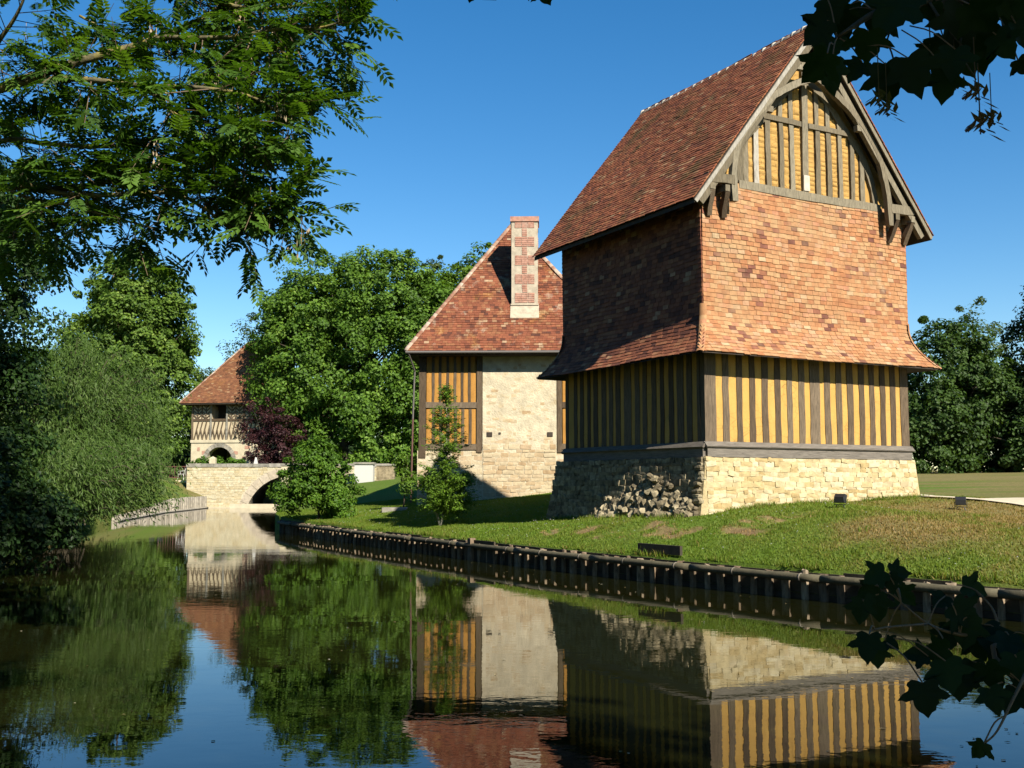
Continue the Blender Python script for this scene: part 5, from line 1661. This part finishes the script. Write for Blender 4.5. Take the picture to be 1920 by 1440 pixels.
def ash():
    g_ = np.random.default_rng(181)
    bx, by = -9.0, 11.5
    t = empty('overhanging_ash', (bx, by, .5)); tag(t, 'ash tree whose leafy branches with pale seed bunches hang in from the upper left', 'tree')
    off = -Vector((bx, by, .5))
    # compound leaf meshes
    lm = []
    for k in range(4):
        b = MB(); npair = 4 + k % 2; ln = .26 + .02 * k
        for i in range(npair + 1):
            y = ln * (.22 + .70 * i / npair)
            sides = (-1, 1) if i < npair else (0,)
            for s in sides:
                a = s * (1.0 - .15 * i / npair) if s else 0
                d = Vector((math.sin(a), math.cos(a), -.12 - .1 * (i / npair)))
                w = Vector((math.cos(a), -math.sin(a), 0)) * .023
                p0 = Vector((0, y, -.25 * y * y)); L_ = .105 - .012 * abs(i - 2)
                n_ = Vector((0, 0, .006))
                b.add([p0, p0 + d * L_ * .45 + w + n_, p0 + d * L_, p0 + d * L_ * .45 - w + n_], [(0, 1, 2, 3)])
        b.add([(-.0025, 0, 0), (.0025, 0, 0), (.0018, ln, -.25 * ln * ln), (-.0018, ln, -.25 * ln * ln)], [(0, 1, 2, 3)])
        me = b.mesh('leaf'); me.materials.append(M['l_ash_o']); lm.append((me, np.array(b.v), np.array(b.f)))
    BRS = [
        ([(-330, 250, 11.2), (-120, 205, 10.8), (0, 165, 10.5), (130, 120, 10.3), (300, 70, 10.4), (430, 5, 10.7), (540, -90, 11)], .065, .02),
        ([(0, 168, 10.5), (60, 152, 10.3), (150, 148, 10.0), (260, 160, 9.8), (380, 165, 9.6), (480, 185, 9.5), (560, 245, 9.4)], .04, .008),
        ([(-260, 390, 11.4), (0, 352, 11.0), (100, 355, 10.8), (180, 345, 10.6), (270, 320, 10.4), (350, 288, 10.3), (450, 250, 10.2), (545, 225, 10.1)], .045, .008),
        ([(30, 340, 10.9), (110, 362, 10.5), (200, 366, 10.0), (320, 362, 9.8), (385, 392, 9.7), (430, 424, 9.6), (510, 425, 9.6), (565, 405, 9.5)], .030, .006),
        ([(300, 70, 10.4), (420, 70, 10.0), (520, 55, 9.8), (610, 50, 9.6), (675, 20, 9.5)], .028, .006),
        ([(400, 25, 10.6), (500, 70, 10.2), (555, 130, 10.0), (590, 205, 9.9)], .025, .006),
        ([(-100, -160, 11.2), (150, -130, 11.0), (260, -60, 10.8), (360, -15, 10.6), (460, 15, 10.4), (560, 10, 10.2), (650, -25, 10.1)], .045, .008),
        ([(-60, 190, 10.7), (-10, 90, 10.4), (30, 30, 10.2), (60, -40, 10.0)], .035, .008),
        ([(-140, 330, 11.0), (0, 265, 10.7), (90, 270, 10.5), (200, 275, 10.3), (300, 262, 10.2), (400, 300, 10.0), (480, 335, 9.9)], .034, .006),
        ([(0, 345, 11.0), (60, 375, 10.6), (130, 385, 10.4), (210, 408, 10.2), (260, 420, 10.1), (290, 430, 10.0)], .02, .005),
        ([(270, 160, 9.8), (330, 215, 9.6), (400, 235, 9.5), (470, 270, 9.4), (520, 320, 9.3)], .018, .005),
        ([(150, 30, 11.2), (200, 60, 11.0), (240, 110, 10.8)], .015, .005),
        ([(430, 5, 10.7), (470, 90, 10.5), (450, 150, 10.4), (430, 210, 10.3)], .018, .005),
        ([(-150, 420, 11.6), (-20, 430, 11.3), (60, 440, 11.1), (120, 450, 11.0)], .02, .005),
        ([(320, 362, 9.8), (400, 350, 9.6), (470, 355, 9.5), (545, 375, 9.4)], .018, .005),
    ]
    wood = MB(); twm = MB(); leaves = []; seeds = []
    for bi, (tr, r0, r1) in enumerate(BRS):
        P = catmull([px(*q) + off for q in tr], 5); n = len(P)
        wood.tube(P, [r0 + (r1 - r0) * i / (n - 1) for i in range(n)], 7)
        ln = sum((P[i + 1] - P[i]).length for i in range(n - 1))
        nt = int(ln * 13)
        for k in range(nt):
            u_ = .12 + .88 * (k + g_.random()) / nt
            if bi in (0,) and u_ < .3: continue
            q = min(u_ * (n - 1), n - 1.001); i0 = int(q); p = P[i0].lerp(P[i0 + 1], q - i0); d = (P[i0 + 1] - P[i0]).normalized()
            rd = Vector((g_.normal(), g_.normal() * .8, g_.normal() * .8 + .05))
            rd = (rd - d * rd.dot(d) * .6).normalized()
            td = (d * g_.uniform(.15, .8) + rd * .9).normalized(); tl = g_.uniform(.25, .8) * (1.0 if u_ < .8 else .75)
            e1 = p + td * tl * .55 + Vector((0, 0, -.02)); e2 = e1 + (td + Vector((0, 0, -.2 * g_.random()))).normalized() * tl * .45
            twm.tube([p, e1, e2], [.006, .0045, .0025], 3, cap=False)
            nlv = int(g_.integers(4, 8))
            for j in range(nlv):
                f = .3 + .7 * (j + g_.random() * .5) / nlv
                lp_ = p.lerp(e1, f / .55) if f < .55 else e1.lerp(e2, min(1, (f - .55) / .45))
                sd = td.cross(Vector((0, 0, 1))).normalized() * (1 if j % 2 else -1)
                ld = (td * .55 + sd * .75 + Vector((g_.normal() * .3, g_.normal() * .3, g_.normal() * .25 - .18))).normalized()
                nr = Vector((g_.normal() * .35, g_.normal() * .35, 1.0)); nr = (nr - ld * nr.dot(ld)).normalized()
                leaves.append((lp_, ld.cross(nr).normalized(), ld, nr, int(g_.integers(0, 4)), g_.uniform(.8, 1.15)))
            if g_.random() < .12: seeds.append(p.lerp(e1, .6))
    wood.build('branches', M['ashbark'], t, True)
    twm.build('twigs', M['twig'], t)
    order = sorted(range(len(leaves)), key=lambda i: (leaves[i][0] - off).y)
    objs = set()
    for i in order:
        w = leaves[i][0] - off
        sx = 960 + 2000 * w.x / w.y
        if 0 < sx < 700 and w.z < CAM_Z + .44 * w.y: objs.add(i)
        if len(objs) >= 300: break
    VV = []; FF = []; RR = []; nv = 0
    for i, (p, ex, ey, ez, k, s) in enumerate(leaves):
        if i in objs:
            put('leaf', lm[k][0], t, p, ex * s, ey * s, ez * s)
        else:
            A = np.array([ex[:], ey[:], ez[:]]) * s
            VV.append(lm[k][1] @ A + np.array(p[:])); FF.append(lm[k][2] + nv); nv += len(lm[k][1]); RR.append(np.full(len(lm[k][1]), g_.random()))
    o = link('foliage', mesh_np('foliage', np.concatenate(VV), np.concatenate(FF), np.concatenate(RR)), M['l_ash'], t); o['kind'] = 'stuff'
    # bunches of dry keys
    kb = MB()
    for k in range(12):
        x, y, z = g_.normal() * .022, g_.normal() * .022, -.03 - .13 * g_.random()
        a = g_.random() * 6.28; w = Vector((math.cos(a), math.sin(a), 0)) * .0055
        p0 = Vector((x, y, z)); kb.add([p0, p0 + w + Vector((0, 0, -.02)), p0 + Vector((x * .1, 0, -.042)), p0 - w + Vector((0, 0, -.02))], [(0, 1, 2, 3)])
    kb.tube([(0, 0, .03), (0, 0, -.12)], .0015, 3)
    me = kb.mesh('seed_bunch'); me.materials.append(M['seed'])
    for p in seeds[:60]:
        a = g_.random() * 6.28; s = g_.uniform(1.1, 1.9)
        put('seed_bunch', me, t, p, (s * math.cos(a), s * math.sin(a), 0), (-s * math.sin(a), s * math.cos(a), 0), (0, 0, s))
    # trunk and the upper crown above the picture
    tm = MB(); tm.tube([(0, 0, -.7), (.05, 0, 2), (.15, -.1, 5), (.3, -.2, 8.5), (1.0, -.4, 15.5)], [.38, .30, .26, .18, .05], 10)
    root = [(.15, -.1, 5.0)]
    for (tr, r0, r1) in (BRS[0], BRS[2], BRS[6], BRS[8], BRS[13], BRS[7]):
        e = px(*tr[0]) + off
        zt = max(1.5, min(9.0, e.z - .9)); a = Vector((.05 + .03 * zt, -.02 * zt, zt))
        tm.tube(catmull([a, a.lerp(e, .5) + Vector((0, 0, .25)), e], 4), [r0 * 1.6] * 5 + [r0 * 1.2] * 3 + [r0], 7)
    tm.build('trunk', M['ashbark'], t, True)
    V, r, C, cr = crown_arrays([(2.4, -.2, 10.0, 4.4, 2.8, 1.7), (1.2, .5, 11.8, 3.8, 3.0, 2.2), (-2.5, .5, 8.0, 2.8, 2.6, 2.6), (-2.8, 0, 5.2, 1.5, 2.2, 1.8), (4.0, -1.8, 12.8, 4.4, 3.4, 3.0), (3.0, -1.0, 16.0, 4.2, 3.4, 2.8), (-1.5, 0, 14.0, 4.0, 3.6, 3.4)], 330, 120, .17, .07, 183, (.45, .95))
    o = link('upper_foliage', mesh_np('upper_foliage', V, np.arange(len(V)).reshape(-1, 4), r), M['l_ash'], t); o['kind'] = 'stuff'
ash()


# unseen trees added round the camera to block skylight and shade the moat
for (bx, by, bh, br_, sd, lab) in ((-17.5, 14, 17, 4.6, 301, 'unseen tall dark tree added for shade on the left bank behind the overhanging ash'), (-15.5, 3, 19, 5.0, 303, 'unseen tall dark tree added for shade left of the camera'), (-10, -7, 18, 5.0, 305, 'unseen tall dark tree added for shade behind the camera on the left'), (-21, 26, 16, 4.4, 307, 'unseen tall dark tree added for shade behind the shaded maple on the left bank'), (-1.5, -12, 19, 5.2, 309, 'unseen tall dark tree added for shade straight behind the camera'), (7.0, -7.0, 16, 5.6, 311, 'unseen broad dark tree added behind the camera on the right to shade the moat')):
    broad_tree('added_shade_tree', lab, (bx, by, .4), [(bx, by, bh * .62, br_, br_, bh * .36), (bx + 1, by, bh * .35, br_ * .8, br_ * .8, bh * .25)], 150, 70, .36, .28, M['l_dark'], sd, .3, rc=(.7, 1.5), nl=30, group='added shade trees round the camera')


# ------------------------------------------------------------------ maple over the camera and the shoot at lower right
def maple_meshes():
    half = [(0, 0), (.12, -.07), (.30, -.12), (.44, -.04), (.50, .05), (.42, .12), (.50, .20), (.66, .30), (.80, .46), (.68, .46), (.60, .52), (.48, .50), (.38, .50), (.37, .62), (.31, .70), (.25, .80), (.13, .88), (0, 1.08)]
    out = []
    for k in range(5):
        g_ = random.Random(k)
        pts = []
        for (x, y) in half: pts.append((x * g_.uniform(.93, 1.07), y * g_.uniform(.96, 1.04)))
        for (x, y) in half[-2:0:-1]: pts.append((-x * g_.uniform(.93, 1.07), y * g_.uniform(.96, 1.04)))
        cv = [.5, .25, .8, .1, .6][k]; fo = [.25, .1, .4, .2, .6][k]
        zf = lambda x, y: -cv * .35 * (y - .3) ** 2 + fo * abs(x) * .45 - .08 * math.sin(x * 9) * .3
        n = len(pts)
        vs = [(x, y, zf(x, y)) for x, y in pts] + [(x * .5, .3 + (y - .3) * .5, zf(x * .5, .3 + (y - .3) * .5) - .012) for x, y in pts] + [(0, .3, zf(0, .3) - .02)]
        fs = [(i, (i + 1) % n, n + (i + 1) % n, n + i) for i in range(n)] + [(n + i, n + (i + 1) % n, 2 * n) for i in range(n)]
        me = MB().add(vs, fs).mesh('leaf', True); me.materials.append(M['l_maple']); out.append(me)
    return out


MAPLE = maple_meshes()
def hang_leaves(root, off, lst, seed, stem_to, scl=.84):
    g_ = random.Random(seed)
    for (x, y, s, d, k, roll) in lst:
        P = px(x, y, d); size = s / 2000 * d * scl
        view = (Vector((0, 0, CAM_Z)) - P).normalized()
        n = (view + Vector((g_.gauss(0, .28), g_.gauss(0, .15), g_.gauss(.1, .25)))).normalized()
        dn = Vector((0, 0, -1)); ey = (dn - n * dn.dot(n)).normalized()
        ey = Quaternion(n, R(roll + g_.uniform(-18, 18))) @ ey
        ex = ey.cross(n).normalized()
        c = P - ey * size * .42 + off
        put('leaf', MAPLE[k % 5], root, c, ex * size * g_.uniform(.85, 1.05), ey * size, n * size)
        e = c; a = stem_to(P) + off
        a = e.lerp(a, min(1.0, (.10 + .05 * g_.random()) / max((a - e).length, .01)))
        MB().tube(catmull([a, a.lerp(e, .5) + Vector((0, 0, .012)), e], 3), .0016, 4).build('leaf_stalk', M['redtwig'], root)


mtree = empty('sycamore_maple', (4.6, -2.2, .25)); tag(mtree, 'maple with dark lobed leaves hanging into the picture from the upper right', 'tree')
mo = -Vector((4.6, -2.2, .25))
TL = [(1560, 17, 66, 2.3, 0, 10), (1532, 58, 74, 2.25, 1, -60), (1578, 48, 66, 2.35, 2, 30), (1627, 84, 74, 2.2, 3, 0), (1676, 22, 118, 2.25, 0, -25), (1648, 14, 74, 2.4, 1, 40), (1532, 124, 84, 2.1, 4, -50), (1560, 142, 76, 2.2, 2, 10),
      (1664, 152, 92, 2.2, 0, 5), (1712, 138, 92, 2.15, 3, 35), (1606, 132, 56, 2.3, 4, -30), (1770, 158, 78, 2.25, 1, -25), (1800, 52, 115, 2.3, 0, 0), (1838, 30, 96, 2.2, 2, 30), (1836, 92, 100, 2.4, 3, 20), (1882, 84, 76, 2.3, 1, 40),
      (1760, 86, 48, 2.35, 2, -50), (1788, 116, 76, 2.2, 4, -20), (1912, 62, 60, 2.3, 0, 10), (1902, 22, 96, 2.4, 3, 0), (1917, 124, 44, 2.3, 1, 20), (1742, 12, 76, 2.35, 4, 25), (1704, 4, 66, 2.45, 2, -10), (1862, 8, 86, 2.3, 1, -20),
      (1815, 120, 60, 2.35, 1, 10), (1650, 48, 70, 2.4, 2, -40), (1600, 28, 60, 2.45, 4, 15), (1780, 20, 80, 2.45, 0, -15), (1930, 5, 90, 2.3, 3, 0), (1735, 95, 40, 2.4, 4, -70), (1845, 55, 70, 2.5, 1, 60), (1560, 90, 60, 2.35, 0, -20),
      (885, -16, 44, 2.3, 2, -10), (1022, -12, 48, 2.35, 0, 10), (985, -22, 44, 2.35, 3, 20), (1580, -25, 80, 2.4, 1, 0), (1680, -40, 90, 2.4, 2, 0), (1790, -45, 100, 2.4, 0, 0), (1880, -40, 100, 2.3, 4, 0), (1480, -50, 80, 2.4, 3, 0)]
BRN = [px(1960, -60, 2.5), px(1850, -20, 2.4), px(1740, 0, 2.35), px(1650, 20, 2.3), px(1570, 70, 2.25)]
def near_branch(pts):
    def f(P):
        return min(pts, key=lambda q: (q - P).length)
    return f
hang_leaves(mtree, mo, TL, 5, near_branch(BRN))
trk = MB()
trk.tube([(0, 0, -.5), (.05, .05, 1.5), (.1, .1, 3.2), (-.1, .2, 5.0), (-.2, .2, 8.5)], [.26, .20, .17, .13, .04], 10)
for pts, r_ in (([Vector((4.65, -2.1, 2.9)), Vector((3.9, -.6, 3.7)), Vector((2.6, 1.2, 3.2))] + BRN[1:], .028), ([Vector((4.6, -2.1, 3.4)), Vector((2.5, -.2, 4.4)), Vector((1.0, 1.6, 3.6)), px(1000, -60, 2.4), px(890, -40, 2.35)], .02),
                ([px(1850, -20, 2.4), px(1820, 30, 2.35), px(1800, 90, 2.3), px(1830, 150, 2.3)], .005), ([px(1740, 0, 2.35), px(1668, 60, 2.3), px(1675, 110, 2.25)], .004), ([px(1740, 0, 2.35), px(1780, 60, 2.3), px(1830, 110, 2.3)], .004)):
    q = catmull([p + mo for p in pts], 4)
    trk.tube(q, [max(r_ * (1 - .85 * i / (len(q) - 1)), .002) for i in range(len(q))], 6)
trk.build('trunk', M['bark'], mtree, True)
V, r, C, cr = crown_arrays([(-.6, .2, 5.4, 2.9, 2.2, 1.7), (.3, -.8, 7.6, 2.8, 2.6, 2.2), (1.9, .4, 4.2, 1.7, 1.7, 1.3), (-1.6, -.4, 7.0, 2.3, 2.2, 1.8)], 150, 90, .17, .15, 191, (.4, .8))
o = link('crown', mesh_np('crown', V, np.arange(len(V)).reshape(-1, 4), r), M['l_maplec'], mtree); o['kind'] = 'stuff'
sk = MB(); g_ = random.Random(3)
for k in range(14):      # paired winged seeds
    a = k * .45; p0 = Vector((g_.gauss(0, .012), g_.gauss(0, .012), -.01 - .004 * k))
    d = Vector((math.cos(a), math.sin(a), -.7)).normalized() * .034; w = Vector((-math.sin(a), math.cos(a), 0)) * .006
    sk.add([p0, p0 + d * .6 + w, p0 + d, p0 + d * .5 - w], [(0, 1, 2, 3)])
sk.tube([(0, 0, .07), (0, 0, -.06)], .0012, 4)
me_s = sk.mesh('seed_bunch'); me_s.materials.append(M['gseed'])
for (x, y, d, s) in ((1647, 150, 2.15, 1.0), (1662, 172, 2.15, .9), (1828, 135, 2.2, 1.1), (1836, 190, 2.2, 1.2), (1858, 190, 2.22, .9), (1790, 125, 2.3, .9)):
    put('seed_bunch', me_s, mtree, px(x, y, d) + mo, (s, 0, 0), (0, s, 0), (0, 0, s))

shoot = empty('maple_shoot', (1.75, 1.3, .2)); tag(shoot, 'low maple shoot with dark lobed leaves over the water at the lower right corner', 'shrub')
so = -Vector((1.75, 1.3, .2))
def zz7(x, y, s, d, k, roll): return (1440 + x / 3.429, 1020 + y / 3.429, s / 3.429, d, k, roll)
BLS = [zz7(690, 205, 190, 2.3, 0, -40), zz7(840, 182, 170, 2.35, 3, 80), zz7(790, 245, 160, 2.3, 1, 20), zz7(600, 425, 190, 2.2, 4, -20), zz7(705, 400, 210, 2.3, 2, 10), zz7(740, 480, 200, 2.25, 3, -70), zz7(645, 660, 230, 2.1, 0, -10), zz7(700, 720, 170, 2.2, 1, 20), zz7(790, 640, 120, 2.3, 2, 70),
       zz7(960, 715, 190, 2.2, 4, -75), zz7(1010, 985, 260, 2.1, 0, 10), zz7(1090, 690, 210, 2.2, 2, -60), zz7(1160, 840, 260, 2.1, 1, 0), zz7(1230, 900, 230, 2.2, 0, 15), zz7(1310, 830, 220, 2.2, 3, 10), zz7(1440, 850, 250, 2.15, 1, 20), zz7(1320, 290, 200, 2.4, 4, 80), zz7(1200, 340, 200, 2.4, 2, 40),
       zz7(1110, 365, 150, 2.35, 3, -30), zz7(1260, 450, 240, 2.3, 0, 60), zz7(1270, 560, 260, 2.3, 1, -20), zz7(1420, 600, 280, 2.3, 2, 20), zz7(1540, 650, 240, 2.25, 3, 0), zz7(1620, 560, 240, 2.35, 0, 40), zz7(1450, 1000, 210, 2.1, 4, 0), zz7(1570, 1010, 220, 2.15, 1, -30), zz7(1360, 1320, 150, 2.05, 4, -30),
       zz7(1600, 800, 260, 2.2, 2, 20), zz7(1500, 720, 230, 2.3, 3, -10), zz7(1350, 660, 220, 2.35, 1, 30), zz7(1640, 420, 240, 2.4, 2, 60), zz7(1480, 420, 220, 2.4, 0, -40), zz7(880, 330, 180, 2.4, 4, 30), zz7(1000, 380, 170, 2.4, 2, -10), zz7(640, 300, 170, 2.35, 1, -70), zz7(1680, 950, 240, 2.2, 3, 0), zz7(1680, 680, 260, 2.3, 0, 10),
       zz7(1060, 560, 180, 2.35, 3, 60), zz7(1160, 600, 200, 2.35, 4, -30)]
SB = [px(1925, 1290, 2.2), px(1880, 1200, 2.3), px(1800, 1190, 2.3), px(1740, 1170, 2.3), px(1690, 1130, 2.3), px(1860, 1140, 2.35), px(1640, 1180, 2.2)]
BLS = [q for i, q in enumerate(BLS) if i not in (5, 17, 23, 30, 31, 33, 37)]
hang_leaves(shoot, so, BLS, 9, near_branch(SB), .8)
sm = MB()
for pts, r_ in (([Vector((1.75, 1.3, .2)), Vector((1.6, 1.7, .9)), SB[0], SB[1], SB[2], SB[3], SB[4]], .008), ([SB[1], SB[5], px(1830, 1110, 2.4)], .004), ([SB[3], SB[6], px(1632, 1200, 2.15)], .003), ([px(1925, 1260, 2.15), px(1900, 1310, 2.1), px(1870, 1370, 2.05), px(1845, 1395, 2.05)], .004)):
    q = catmull([p + so for p in pts], 4)
    sm.tube(q, [max(r_ * (1 - .75 * i / (len(q) - 1)), .0018) for i in range(len(q))], 6)
sm.build('stem', M['redtwig'], shoot, True)
